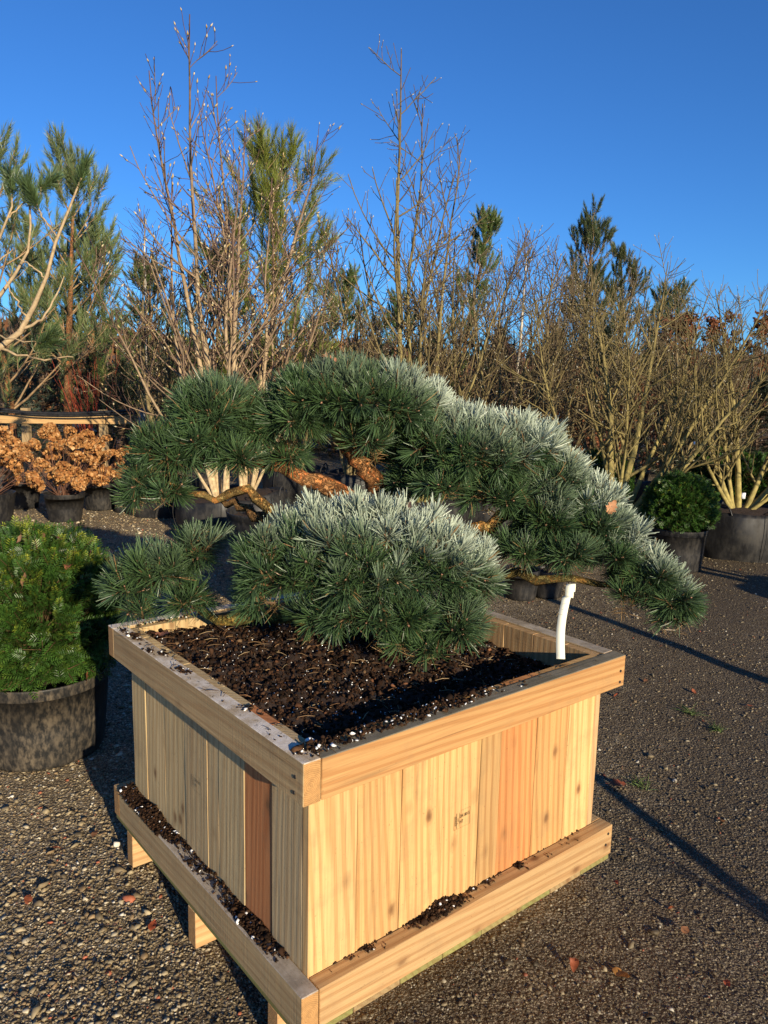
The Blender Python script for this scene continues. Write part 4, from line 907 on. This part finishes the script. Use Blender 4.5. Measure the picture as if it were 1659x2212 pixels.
for i, (x, D, h, r, lab) in enumerate([(20, 13.2, 2.3, .95, 'dense blue-green spruce behind the fence at the left border'), (105, 14.2, 2.5, 1.0, 'dense blue-green spruce left of the orange pine trunk'), (215, 14.5, 2.1, .95, 'dense dark spruce right of the orange pine trunk'),
        (270, 12.6, 1.8, .8, 'dark spruce behind the red-stemmed dogwood'), (360, 13.5, 2.0, .95, 'dark spruce behind the fence end and birch guard'), (430, 14.8, 2.2, 1.1, 'dark conifer behind the tall magnolia root bag'), (-60, 15, 2.8, 1.2, 'spruce at the far left behind the border conifer')]):
    spruce(x, D, h, r, lab, 400 + i, BLUEG if i < 2 else (.045, .062, .035), nt=380)
for i, (x, D, h, r, lab) in enumerate([(560, 16.5, 2.6, 1.3, 'dark conifer behind the low part of the bushy olive pine'), (690, 17.5, 2.6, 1.3, 'dark conifer behind the gap between the tall magnolias and the crown pad'), (800, 16, 2.5, 1.3, 'dark conifer straight behind the crown pad'), (930, 15.5, 2.6, 1.2, 'dark conifer behind the silver-budded magnolia'),
        (1070, 15.5, 2.7, 1.2, 'dark conifer behind the dense olive-stemmed magnolia'), (1180, 14.5, 2.7, 1.2, 'dark conifer behind the beech with brown leaves'), (1290, 15, 2.8, 1.2, 'dark conifer behind the low-limbed magnolia'), (1400, 15.5, 2.6, 1.2, 'dark conifer behind the far magnolia over the yew ball'), (1510, 14, 1.9, 1.1, 'dark conifer low behind the two right magnolias'), (1630, 14.5, 1.9, 1.2, 'dark conifer at the right border below the brown wood')]):
    spruce(x, D, h, r, lab, 430 + i, (.032, .042, .022), group='dense conifers behind the magnolias', nt=420, needle=.10, w=.014)

# ------------------------------------------------------------------ leafy masses: yew, beech, hydrangea
def sprays(pos, ax, L, n, rng, c0, c1, nl=.022, nw=.0035, flat=True):
    """flat yew sprays: a thin shoot with two ranks of needles"""
    N = len(pos); ax = nrm(ax); ref = nrm(rng.normal(size=(N, 3))); s = nrm(np.cross(ax, ref)); u = np.cross(ax, s)
    t = np.linspace(.05, 1, n)[None, :, None]; sg = np.where(np.arange(n) % 2 == 0, 1.0, -1.0)[None, :, None]
    Lk = (L * np.ones(N))[:, None, None]
    b = pos[:, None] + ax[:, None] * Lk * t - u[:, None] * (.12 * Lk * t ** 2)
    d = nrm(ax[:, None] * (.55 + .5 * t ** 3) + s[:, None] * sg + u[:, None] * rng.normal(.12, .15, (N, n, 1)))
    l = nl * (1 - .45 * t ** 4) * rng.uniform(.8, 1.15, (N, n, 1)); tip = b + d * l; m = (b + tip) / 2 + u[:, None] * .001
    wv = nrm(np.cross(d, u[:, None])) * nw / 2
    V = np.stack([b, m + wv, tip, m - wv], 2).reshape(-1, 3); k = N * n
    F = (np.arange(k) * 4)[:, None] + np.array([[0, 1, 2, 3]])
    cc = c0[:, None] * (1 - t ** 2) + c1[:, None] * t ** 2; cc = cc * rng.uniform(.8, 1.2, (N, n, 1))
    C = np.repeat(cc.reshape(-1, 3), 4, 0); return V, F, C
def yew(name, lab, x, D, r, zc, hz, pr, ph, seed, n, mat_pot, sh=1.0, group=None, nn=16, L=.065, litter=12, nl=.022, nw=.0036, yellow=.35):
    rng = np.random.default_rng(seed); t = thing(name, lab, 'shrub', gl(x, D), 0, group); pot(t, pr, ph, mat_pot, .88)
    z = rng.uniform(-.62, 1, n); a = rng.uniform(0, 2 * np.pi, n); rr = np.sqrt(np.maximum(0, 1 - np.abs(z) ** 2.6)); d = np.stack([rr * np.cos(a), rr * np.sin(a), z], 1)
    bl = np.array([mnoise.noise(tuple(q * 2.2)) for q in d])[:, None] * .10 + np.array([mnoise.noise(tuple(q * 6)) for q in d])[:, None] * .05
    depth = rng.uniform(0, 1, (n, 1)) ** 2; pos = d * np.array([r, r, hz]) * (1 + bl - .28 * depth) + [0, 0, zc]
    ok = pos[:, 2] > ph * .9; pos, d, depth = pos[ok], d[ok], depth[ok]; n = len(pos)
    ax = nrm(d * 1.0 + [0, 0, .22] + rng.normal(0, .5, (n, 3)))
    pos = pos - ax * L * .6
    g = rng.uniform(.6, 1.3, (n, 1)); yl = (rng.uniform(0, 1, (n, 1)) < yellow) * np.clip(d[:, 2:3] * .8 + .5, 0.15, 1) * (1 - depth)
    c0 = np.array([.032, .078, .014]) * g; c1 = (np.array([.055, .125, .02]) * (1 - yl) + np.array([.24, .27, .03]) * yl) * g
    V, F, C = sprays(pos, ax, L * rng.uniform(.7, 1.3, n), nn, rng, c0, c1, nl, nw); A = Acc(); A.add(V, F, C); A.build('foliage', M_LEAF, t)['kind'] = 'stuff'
    B = Acc(); e = pos + ax * L; inn = np.stack([pos[:, 0] * .2, pos[:, 1] * .2, ph * .8 + (pos[:, 2] - ph * .8) * .55], 1); pk = rng.integers(0, n, n // 6)
    V, F = tubes(np.stack([inn, inn * .4 + pos * .6, pos, e], 1)[pk], np.tile([.007, .004, .002, .0012], (len(pk), 1)), 3); B.add(V, F, (.11, .07, .035)); B.build('stems', M_BARK, t)['kind'] = 'stuff'
    return t, pos, d
def leaf_mesh(rng, L=.06, lobes=True):
    n = 9; t = np.linspace(0, 1, n); w = L * .30 * np.sin(np.pi * t ** .8) ** .8 * (1 + (.32 * np.sin(t * 22) if lobes else 0)); w[0] = w[-1] = L * .015
    z = L * (.25 * np.sin(t * 3 + rng.uniform(0, 3)) * rng.uniform(.3, 1) + .1 * rng.normal(size=n) * .3); cu = rng.uniform(.1, .6)
    V = []
    for i in range(n): V += [(t[i] * L - L / 2, w[i], z[i] + w[i] * cu), (t[i] * L - L / 2, 0, z[i]), (t[i] * L - L / 2, -w[i], z[i] + w[i] * cu * rng.uniform(.2, 1.3))]
    F = []
    for i in range(n - 1): a = i * 3; F += [(a, a + 1, a + 4, a + 3), (a + 1, a + 2, a + 5, a + 4)]
    return np.array(V), np.array(F)
def fallen(lab, p, L, col, seed, group=None, tilt=.25, lobes=True):
    rng = np.random.default_rng(seed); V, F = leaf_mesh(rng, L, lobes); A = Acc(); A.add(V, F, np.array(col) * rng.uniform(.75, 1.2, (len(V), 1)))
    q = tubes(np.array([[(-L / 2, 0, V[1, 2]), (-L * .62, 0, V[1, 2] + .002), (-L * .75, L * .03, V[1, 2] + .004)]]), np.full((1, 3), L * .012), 3); A.add(*q, np.array(col) * .6)
    o = A.build('fallen_leaf', M_DRYLEAF, None, True); o.location = p; o.rotation_euler = (rng.normal(0, tilt), rng.normal(0, tilt), rng.uniform(0, 6.28)); tag(o, lab, 'leaf', group); return o
M_DRYLEAF = attr_mat('dry leaf', .6, .3, .2, .3, 50)

yt, yp, ydn = yew('yew_shrub', 'rounded bright green yew in a dusty black pot left of the planter box', 64, 3.0, .308, .555, .36, .268, .345, 501, 4300, M_POT, group=None, nn=16, L=.062, nl=.025, nw=.0052)
YOFF = np.array(yt.location)
YL = 'dry leaves caught in the yew'
_d = yp + YOFF; _dep = _d[:, 1]; _rel = _d - [0, 0, CAM_H]
_fx = CX + F_ * (_rel @ _r2) / (_rel @ _f); _fy = CY - F_ * (_rel @ _u2) / (_rel @ _f)
for k, (x, y, L, lab) in enumerate([(12, 1195, .04, 'pinkish dry leaf at the upper left of the yew'), (53, 1187, .035, 'red-brown dry leaf near the top of the yew, left one'), (95, 1184, .05, 'upright dry leaf just below the very top of the yew'), (118, 1188, .045, 'grey-brown dry leaf below the top of the yew, right one'),
        (124, 1217, .035, 'pale dry leaf in the upper middle of the yew'), (181, 1217, .03, 'small dry leaf on the upper right side of the yew'), (140, 1245, .055, 'large pale brown dry leaf at the edge of the shadow on the yew'), (62, 1266, .05, 'orange dry leaf on the left middle of the yew'), (12, 1361, .045, 'orange dry leaf at the left border on the yew'), (172, 1442, .05, 'red-brown dry leaf on the pot rim under the yew')]):
    c = (_fx - x) ** 2 + (_fy - y) ** 2 + (_dep - _dep.min()) * 300; i = int(np.argmin(c))
    fallen(lab, tuple(_d[i] + ydn[i] * .05 + np.array([0, -.015, .01])), L, [(.26, .10, .05), (.32, .18, .09), (.24, .13, .075)][k % 3], 700 + k, YL, .9, False)
G2 = 'clipped yew balls in black pots'
yew('yew_ball', 'clipped dark yew ball in a black pot in front of the right magnolias', 1478, 6.55, .285, .545, .27, .235, .36, 502, 3400, M_POTCLEAN, group=G2, nn=14, L=.06, nl=.026, nw=.006, yellow=.12)
yew('yew_ball', 'dark yew ball in the shade behind the low-limbed magnolia stems', 1298, 8.0, .32, .58, .30, .25, .36, 503, 2000, M_POTCLEAN, group=G2, nn=14, L=.06, nl=.028, nw=.008, yellow=.1)
yew('yew_ball', 'dark yew ball behind the magnolia at the right border', 1640, 8.1, .36, .56, .32, .25, .36, 504, 2000, M_POTCLEAN, group=G2, nn=14, L=.06, nl=.028, nw=.008, yellow=.1)
yew('yew_ball', 'dark yew ball low behind the crown of the clipped ball and root bags', 1560, 9.0, .34, .56, .32, .25, .36, 505, 1600, M_POTCLEAN, group=G2, nn=14, L=.06, nl=.028, nw=.009, yellow=.1)

# hydrangeas with dry flower heads
def head_mesh(seed):
    rng = np.random.default_rng(seed); n = 190; d = nrm(rng.normal(size=(n, 3))); d[:, 2] = np.where(d[:, 2] < -.45, -d[:, 2], d[:, 2]); r = rng.uniform(.7, 1.0, (n, 1)) * np.array([1, 1, .74])
    p = d * r; a = nrm(rng.normal(size=(n, 3)) + d * .6); b = nrm(np.cross(a, rng.normal(size=(n, 3)))); c = np.cross(a, b); s = .20 * rng.uniform(.7, 1.2, (n, 1))
    V = np.stack([p - b * s + a * s * .3, p - c * s, p + b * s + a * s * .3, p + c * s], 1).reshape(-1, 3); F = (np.arange(n) * 4)[:, None] + np.array([[0, 1, 2, 3]])
    pal = np.array([(.52, .25, .085), (.62, .34, .13), (.36, .15, .05), (.66, .42, .2)]); C = np.repeat(pal[rng.choice(4, n, p=[.4, .25, .25, .1])] * rng.uniform(.75, 1.15, (n, 1)), 4, 0)
    o = mesh_np('flower_head', V, F, M_DRY, None, C); me = o.data; bpy.data.objects.remove(o); return me
HEADS = [head_mesh(k) for k in range(5)]
def hydrangea(lab, x, D, heads, seed, pr=.21, ph=.30, spread=.48, height=.95, hs=.075):
    rng = np.random.default_rng(seed); t = thing('hydrangea_shrub', lab, 'shrub', gl(x, D), 0, 'potted hydrangeas with dry flower heads'); pot(t, pr, ph, M_POTCLEAN, .80)
    A = Acc()
    for k in range(heads):
        a = rng.uniform(0, 6.28); q = rng.uniform(0, 1) ** .6; el = rng.uniform(0.0, 1.0)
        tip = np.array([math.cos(a) * spread * q, math.sin(a) * spread * q * .8, ph + .08 + (height - ph) * el * (1 - .45 * q * q)])
        b = np.array([math.cos(a) * .05, math.sin(a) * .05, ph * .85]); m = b * .55 + tip * .45 + np.array([0, 0, .06]) + rng.normal(0, .03, 3)
        c = catmull(np.array([b, m, tip]), 7); V, F = tubes(c[None], np.linspace(.0045, .0022, 7)[None], 4); A.add(V, F, np.array([.17, .085, .055]) * rng.uniform(.7, 1.3))
        o = link('flower_head', HEADS[rng.integers(0, 5)], t); s = hs * rng.uniform(.7, 1.2); o.scale = (s, s, s); o.location = tip; o.rotation_euler = (rng.normal(0, .5), rng.normal(0, .5), rng.uniform(0, 6.28))
    for k in range(heads):
        a = rng.uniform(0, 6.28); q = rng.uniform(.2, 1); tip = np.array([math.cos(a) * spread * q, math.sin(a) * spread * q * .8, ph + rng.uniform(.1, 1.05) * (height - ph)]); b = np.array([math.cos(a) * .06, math.sin(a) * .06, ph * .85])
        c = catmull(np.array([b, (b + tip) / 2 + rng.normal(0, .03, 3), tip]), 5); V, F = tubes(c[None], np.linspace(.004, .0015, 5)[None], 3); A.add(V, F, np.array([.15, .075, .05]))
    A.build('stems', M_BARK, t)['kind'] = 'stuff'
hydrangea('potted hydrangea with dry flower heads in the small black pot in front of the fence', 136, 8.1, 30, 601, .205, .30, .58, .93, .088)
hydrangea('potted hydrangea at the left border in the larger black pot', -38, 7.25, 24, 602, .27, .40, .54, .93, .088)
hydrangea('potted hydrangea standing just behind the left border one, in a shaded pot', 45, 8.9, 18, 603, .21, .32, .5, .95, .088)
hydrangea('potted hydrangea with its heads close to the ground behind the small pot', 215, 8.9, 20, 604, .21, .32, .50, .85, .085)
hydrangea('potted hydrangea nearest to the birch, mostly in shade', 262, 9.4, 9, 605, .18, .28, .36, .6, .06)

# young beeches that keep their brown leaves
def beech(x, D, h, r, lab, seed, n=900, col=((.22, .085, .04), (.28, .12, .055), (.16, .06, .03)), s=.045):
    rng = np.random.default_rng(seed); t = thing('beech_tree', lab, 'tree', gl(x, D), 0, 'young beeches keeping their brown leaves')
    Pt, Rr = grow(rng, np.zeros((1, 3)), np.array([[0, 0, 1.0]]), np.array([h]), np.array([.025]), np.array([.004]), 10, 0, .03); V, F = tubes(Pt, Rr, 6); A = Acc(); A.add(V, F, (.16, .12, .09)); A.build('trunk', M_BARK, t, True)
    B1, R1 = side_shoots(rng, Pt, Rr, 30, .12, .98, lambda q, i: r * 1.3 * (1.15 - q), 55, .004, 5, .3, .08, .4); C = Acc(); V, F = tubes(B1, R1, 4); C.add(V, F, (.13, .09, .065))
    B2, R2 = side_shoots(rng, B1, R1, 5, .2, 1, lambda q, i: .22, 45, .003, 3, .2, .1); V, F = tubes(B2, R2, 3); C.add(V, F, (.13, .08, .055)); C.build('branches', M_BARK, t)['kind'] = 'stuff'
    pos = np.concatenate([B2[:, 1], B2[:, 2], B1[:, 3]]); pos = pos[rng.integers(0, len(pos), n)] + rng.normal(0, .04, (n, 3)); a = nrm(rng.normal(size=(n, 3))); b = nrm(np.cross(a, rng.normal(size=(n, 3))))
    V = np.stack([pos - a * s, pos + b * s * .5, pos + a * s, pos - b * s * .5], 1).reshape(-1, 3); F = (np.arange(n) * 4)[:, None] + np.array([[0, 1, 2, 3]]); c = np.array(col)[rng.integers(0, len(col), n)] * rng.uniform(.7, 1.2, (n, 1))
    Q = Acc(); Q.add(V, F, np.repeat(c, 4, 0)); Q.build('leaves', M_DRY, t)['kind'] = 'stuff'; pot(t, .2, .3)
for i, (x, D, h, r, lab) in enumerate([(1145, 10.6, 1.5, .45, 'small brown-leaved beech just above the right shoulder of the pine'), (1215, 11.0, 1.6, .5, 'brown-leaved beech behind the low-limbed magnolia, left of its stems'), (1285, 11.4, 1.5, .5, 'brown-leaved beech between the low-limbed magnolia stems'), (1375, 11.8, 1.6, .5, 'brown-leaved beech right of the low-limbed magnolia stems'), (1440, 17, 3.0, .9, 'tall brown-leaved beech left of the right border magnolia'), (1530, 19, 3.2, 1.1, 'tall brown-leaved beech behind the right border magnolia'), (1640, 18.5, 3.3, 1.0, 'tall orange-brown beech at the right border skyline')]):
    beech(x, D, h, r, lab, 640 + i, 700 if i < 4 else 1500, s=.04 if i < 4 else .07)
# red-stemmed dogwood
def dogwood(x, D, seed):
    rng = np.random.default_rng(seed); t = thing('dogwood_shrub', 'red-stemmed dogwood shrub right of the orange pine trunk', 'shrub', gl(x, D)); n = 16
    a = rng.uniform(0, 6.28, n); l = np.radians(rng.uniform(4, 26, n)); d = np.stack([np.sin(l) * np.cos(a), np.sin(l) * np.sin(a), np.cos(l)], 1)
    Pt, Rr = grow(rng, np.stack([np.cos(a) * .05, np.sin(a) * .05, 0 * a + .25], 1), d, rng.uniform(1.0, 1.75, n), np.full(n, .008), np.full(n, .003), 7, .1, .04); V, F = tubes(Pt, Rr, 5); A = Acc(); A.add(V, F, (.30, .055, .03))
    B, Rb = side_shoots(rng, Pt, Rr, 4, .3, .95, lambda q, i: .3, 30, .0028, 4, .3, .06); V, F = tubes(B, Rb, 3); A.add(V, F, (.26, .05, .03)); A.build('stems', M_BARK, t, True)['kind'] = 'stuff'; pot(t, .18, .28)
dogwood(205, 11.3, 650)
# frosted dwarf pines standing in pots behind the planter
for i, (x, D, h, r, z0, lab) in enumerate([(600, 4.75, .34, .24, .42, 'small frosted dwarf pine in a pot seen under the left branch'), (700, 5.0, .42, .34, .40, 'frosted blue dwarf pine in a pot framed by the trunk and the branch'), (770, 5.2, .40, .32, .42, 'shaded blue dwarf pine in a pot right behind the trunk'), (860, 4.6, .36, .30, .40, 'dark dwarf pine in a pot in the shade right of the trunk')]):
    spruce(x, D, h, r, lab, 660 + i, (.034, .062, .055), [.3, .45, .2, .05][i], 'dwarf_pine', 'shrub', 'dwarf pines in pots behind the planter', True, z0 * .88, 190, .055, .0045)
# plain pots
def lone_pot(x, D, r, h, lab, plant=None, seed=0, rot=0):
    t = thing('potted_shrub', lab, 'shrub', gl(x, D), 0, 'black pots standing on the gravel'); pot(t, r, h, M_POTCLEAN)
    rng = np.random.default_rng(seed); n = 8; a = rng.uniform(0, 6.28, n); l = np.radians(rng.uniform(5, 40, n)); d = np.stack([np.sin(l) * np.cos(a), np.sin(l) * np.sin(a), np.cos(l)], 1)
    Pt, Rr = grow(rng, np.tile([[0, 0, h * .85]], (n, 1)), d, rng.uniform(.15, .5, n), np.full(n, .006), np.full(n, .002), 6, .2, .08); V, F = tubes(Pt, Rr, 4); A = Acc(); A.add(V, F, (.13, .09, .055)); A.build('stems', M_BARK, t)['kind'] = 'stuff'
for i, a in enumerate([(1048, 3.75, .155, .30, 'black pot right behind the back corner of the planter box'), (1140, 5.45, .13, .22, 'small black pot on the gravel below the right cascade, left one'), (1198, 5.5, .12, .20, 'small black pot on the gravel just behind the plant tag'), (292, 8.5, .1, .24, 'small black pot between the birch and the hydrangeas, left one'), (322, 8.4, .1, .24, 'small black pot just left of the tall magnolia root bag'), (262, 8.7, .1, .24, 'small black pot half behind the hydrangea heads by the birch')]): lone_pot(*a, seed=680 + i)
t = thing('black_pot', 'wide black pot with a white label seen through the gap under the left branch', 'pot', gl(590, 6.0), 0, 'black pots standing on the gravel'); pot(t, .36, .52)
b = Acc(); b.add(np.array([(-.03, -.372, .46), (.03, -.372, .46), (.03, -.378, .53), (-.03, -.378, .53), (-.03, -.366, .46), (.03, -.366, .46), (.03, -.372, .53), (-.03, -.372, .53)]), np.array([(0, 1, 2, 3), (5, 4, 7, 6), (0, 4, 5, 1), (3, 2, 6, 7), (1, 5, 6, 2), (4, 0, 3, 7)])); b.build('label_card', M_WHITE, t)
for i, (x, y, D, w) in enumerate([(1606, 1071, 6.84, .018), (1500, 957, 6.6, .008)]):
    p = P(x, y, D); w2 = w; V = np.array([(-w2, 0, -w2 * 1.5), (w2, 0, -w2 * 1.5), (w2, -.003, w2 * 1.5), (-w2, -.003, w2 * 1.5), (-w2, .002, -w2 * 1.5), (w2, .002, -w2 * 1.5), (w2, -.001, w2 * 1.5), (-w2, -.001, w2 * 1.5)])
    A = Acc(); A.add(V, np.array([(0, 1, 2, 3), (5, 4, 7, 6), (0, 4, 5, 1), (3, 2, 6, 7), (1, 5, 6, 2), (4, 0, 3, 7)])); o = A.build('label_card', M_WHITE); o.location = tuple(p); tag(o, ['white label card on the black root bag at the right border', 'small white label hanging on a low magnolia limb above the yew ball'][i], 'label')

# ------------------------------------------------------------------ fence and pipe
def fence():
    t = thing('timber_fence', 'weathered timber rail on posts behind the hydrangeas', 'fence', (gl(150, 9.9)[0], 9.9, 0)); off = np.array(t.location)
    def rail(x0, x1, D0, D1, y0, y1, nm):
        a, b = P(x0, y0, D0), P(x1, y1, D1); c = (a + b) / 2; L = np.linalg.norm(b - a)
        o = board(nm, -L / 2, L / 2, -.022, .022, -.052, .052, [WOOD_X], t, (.56, .36, .16), .12, None, seed=int(x0) + 900)
        o.location = Vector(c - off); o.rotation_euler = (0, -math.asin((b - a)[2] / L), math.atan2((b - a)[1], (b - a)[0]))
    rail(-160, 228, 9.9, 9.95, 904, 907, 'rail'); rail(229, 372, 9.95, 9.97, 907, 908, 'rail')
    for x in (-120, 60, 226, 352):
        p = P(x, 905, 10.05); o = board('post', -.045, .045, -.045, .045, -.52, .56, [WOOD_Z], t, (.30, .22, .12), .5, None, seed=int(x) + 950); o.location = (p[0] - off[0], .10, .55)
fence()
def hose(lab, pts, r, name='irrigation_pipe'):
    q = catmull(np.array([P(*p) for p in pts]), 40); V, F = tubes(q[None], np.full((1, 40), r), 8); o = mesh_np(name, V, F, M_HOSE, None, smooth=True); tag(o, lab, 'pipe', 'black irrigation pipes along the fence')
hose('thick black irrigation pipe lying along the top of the fence rail', [(-200, 872, 9.8), (0, 884, 9.8), (60, 891, 9.8), (150, 893, 9.8), (250, 889, 9.8), (330, 884, 9.8), (420, 890, 9.8)], .019)
hose('thin black irrigation pipe sagging just above the fence rail', [(-200, 880, 9.75), (0, 889, 9.75), (80, 896, 9.75), (180, 897, 9.75), (300, 893, 9.75), (420, 897, 9.75)], .011)

# ------------------------------------------------------------------ far wood along the skyline
def far_wood():
    rng = np.random.default_rng(9); n = 9000; a = rng.uniform(R(-44), R(44), n); d = rng.uniform(34, 52, n)
    top = 3.6 + 1.0 * np.array([mnoise.noise((q * 6, 0.5, 1)) for q in a]) + .6 * np.array([mnoise.noise((q * 30, 2.5, 1)) for q in a]); h = rng.uniform(.3, 1, n) * top * d / 42
    p0 = np.stack([np.sin(a) * d, np.cos(a) * d, np.maximum(0, h - rng.uniform(.5, 1.6, n))], 1); p1 = np.stack([p0[:, 0] + rng.normal(0, .35, n), p0[:, 1] + rng.normal(0, .35, n), h + .35], 1)
    m = (p0 + p1) / 2 + rng.normal(0, .12, (n, 3)); V, F = tubes(np.stack([p0, m, p1], 1), np.tile([.06, .045, .012], (n, 1)) * rng.uniform(.5, 1.3, (n, 1)), 3)
    pal = np.array([(.13, .075, .05), (.17, .085, .045), (.11, .08, .065), (.22, .10, .045)]); c = pal[rng.integers(0, 4, n)] * rng.uniform(.7, 1.2, (n, 1))
    A = Acc(); A.add(V, F, np.repeat(c, 9, 0))
    k = 16000; a = rng.uniform(R(-44), R(44), k); d = rng.uniform(36, 54, k); z = rng.uniform(0, 1, k) * (3.3 + 1.0 * np.array([mnoise.noise((q * 6, 0.5, 1)) for q in a])) * d / 42; p = np.stack([np.sin(a) * d, np.cos(a) * d, z], 1)
    e = nrm(rng.normal(size=(k, 3))) * .30; f = nrm(np.cross(e, rng.normal(size=(k, 3)))) * .18
    A.add(np.stack([p - e, p + f, p + e, p - f], 1).reshape(-1, 3), (np.arange(k) * 4)[:, None] + np.array([[0, 1, 2, 3]]), np.repeat(pal[rng.integers(0, 4, k)] * .8, 4, 0))
    o = A.build('distant_wood', M_BARK); tag(o, 'far-off brown winter wood along the skyline', 'wood', kind='stuff')
far_wood()

# ------------------------------------------------------------------ leaves on the ground and in the pine
def on_ground(x, y): p = G(x, y); return (p[0], p[1], ground_z(p[0], p[1]) + .012)
fallen('red-brown oak leaf on the gravel right of the planter box', on_ground(1336, 1692), .075, (.36, .10, .04), 801, None, .2)
fallen('yellow-brown leaf on the gravel at the lower right', on_ground(1342, 2105), .055, (.40, .19, .045), 802, None, .2, False)
GL = 'small brown leaves scattered on the gravel'
rng = np.random.default_rng(15)
for k, (x, y, w) in enumerate([(1500, 1490, 'just above the pale gravel patch at the right'), (1395, 1470, 'right of the rim corner, farther one'), (1330, 1500, 'close to the right rim end of the planter box'), (1450, 1960, 'under the double shadow line, right of the base'), (1560, 1770, 'where the double shadow line crosses'), (1330, 1905, 'just off the right end of the base rim'), (1250, 1420, 'on the gravel behind the right rim board'),
        (1290, 1395, 'between the plant tag and the long shadow'), (120, 1820, 'below the dusty pot of the yew, left one'), (60, 1930, 'at the left border halfway down the gravel'), (205, 1790, 'below the dusty pot of the yew, right one'), (330, 1990, 'beside the middle bearer of the planter box'), (1430, 1205, 'in front of the pot of the clipped yew ball'), (1365, 1260, 'beside the right tip of the pine'),
        (1190, 1190, 'behind the right cascade of the pine'), (1600, 1230, 'in the shade at the right border'), (1180, 1350, 'between the rim and the small black pots'), (150, 2090, 'near the lower left corner'), (1620, 1520, 'at the right border on pale gravel'), (1480, 2010, 'right of the yellow-brown leaf'), (1570, 2130, 'near the lower right corner'), (1240, 2090, 'below the base rim at the bottom')]):
    fallen('small brown leaf on the gravel ' + w.replace('on the gravel ', ''), on_ground(x, y), rng.uniform(.022, .04), [(.30, .09, .04), (.28, .13, .06), (.34, .08, .035)][k % 3], 820 + k, GL, .25, False)
def weed(x, y, seed, lab):
    rng = np.random.default_rng(seed); p = on_ground(x, y); n = 26; a = rng.uniform(0, 6.28, n); l = rng.uniform(.3, 1.2, n); d = np.stack([np.sin(l) * np.cos(a), np.sin(l) * np.sin(a), np.cos(l)], 1)
    Pt, Rr = grow(rng, rng.normal(0, .014, (n, 3)) * [1, 1, 0], d, rng.uniform(.03, .08, n), np.full(n, .0016), np.full(n, .0005), 5, -.7, .1); V, F = tubes(Pt, Rr, 3); A = Acc(); A.add(V, F, np.array([.10, .15, .04]) * rng.uniform(.6, 1.4, (len(V), 1)))
    o = A.build('grass_tuft', M_LEAF); o.location = (p[0], p[1], p[2] - .012); tag(o, lab, 'grass', 'small weeds in the gravel')
weed(1490, 1535, 1, 'small grass tuft in the pale gravel at the right, left one'); weed(1550, 1570, 2, 'small grass tuft in the pale gravel at the right, right one'); weed(1385, 1688, 3, 'tiny grass tuft just right of the red-brown oak leaf')
fallen('orange leaf lodged in the frosted needles above the low-limbed magnolia base', tuple(P(1322, 1095, 2.36)), .05, (.50, .24, .11), 851, None, .5)
fallen('pinkish bark-brown leaf on top of the pine crown', tuple(P(716, 775, 2.46)), .06, (.46, .20, .11), 852, None, .5)
fallen('pale brown leaf in the frost on top of the front needle dome', tuple(P(884, 1098, 2.2)), .04, (.45, .26, .18), 853, None, .5)
fallen('small tan leaf at the lower left of the front needle dome', tuple(P(585, 1300, 1.98)), .03, (.42, .26, .15), 854, None, .5, False)
fallen('curled brown leaf on the soil by the left corner of the planter box', tuple(bw(.12, .97, .728)), .05, (.30, .13, .08), 855, None, .3)
fallen('small orange leaf in the right shoulder of the pine', tuple(P(1215, 1034, 2.34)), .03, (.50, .25, .08), 856, None, .5, False)

# ------------------------------------------------------------------ trees beyond the right border, whose shadows cross the gravel
GR = 'bare trees in pots beyond the right border'
bare_tree('potted_tree', 'bare young standard tree beyond the right border, throwing the long thin shadow', 'tree', (3.02, 2.30, 0), [(150, 1, 3.2, .046)], .24, .32, 901, PALE, BROWN, BUDS, GR, .6, 'pot')
bare_tree('potted_tree', 'leaning bare shrub beyond the right border close to the camera', 'tree', (1.87, .27, 0), [(35, 42, 1.45, .024), (25, 42, 1.5, .020)], .17, .24, 902, OLIVE, BROWN, BUDS2, GR, .25, 'pot', branch=3, brl=.12)
bare_tree('potted_tree', 'bare tree in a root bag beyond the right border, the nearer one', 'tree', (4.0, 4.3, 0), fan(rg, 5, 5, 25, 2.2, 3, .02, .03), .42, .46, 903, OLIVE, BROWN, BUDS2, GR, .6)
bare_tree('potted_tree', 'bare tree in a root bag beyond the right border, the farther one', 'tree', (5.0, 5.6, 0), fan(rg, 5, 5, 25, 2.2, 3, .02, .03), .44, .46, 904, OLIVE, BROWN, BUDS2, GR, .6)
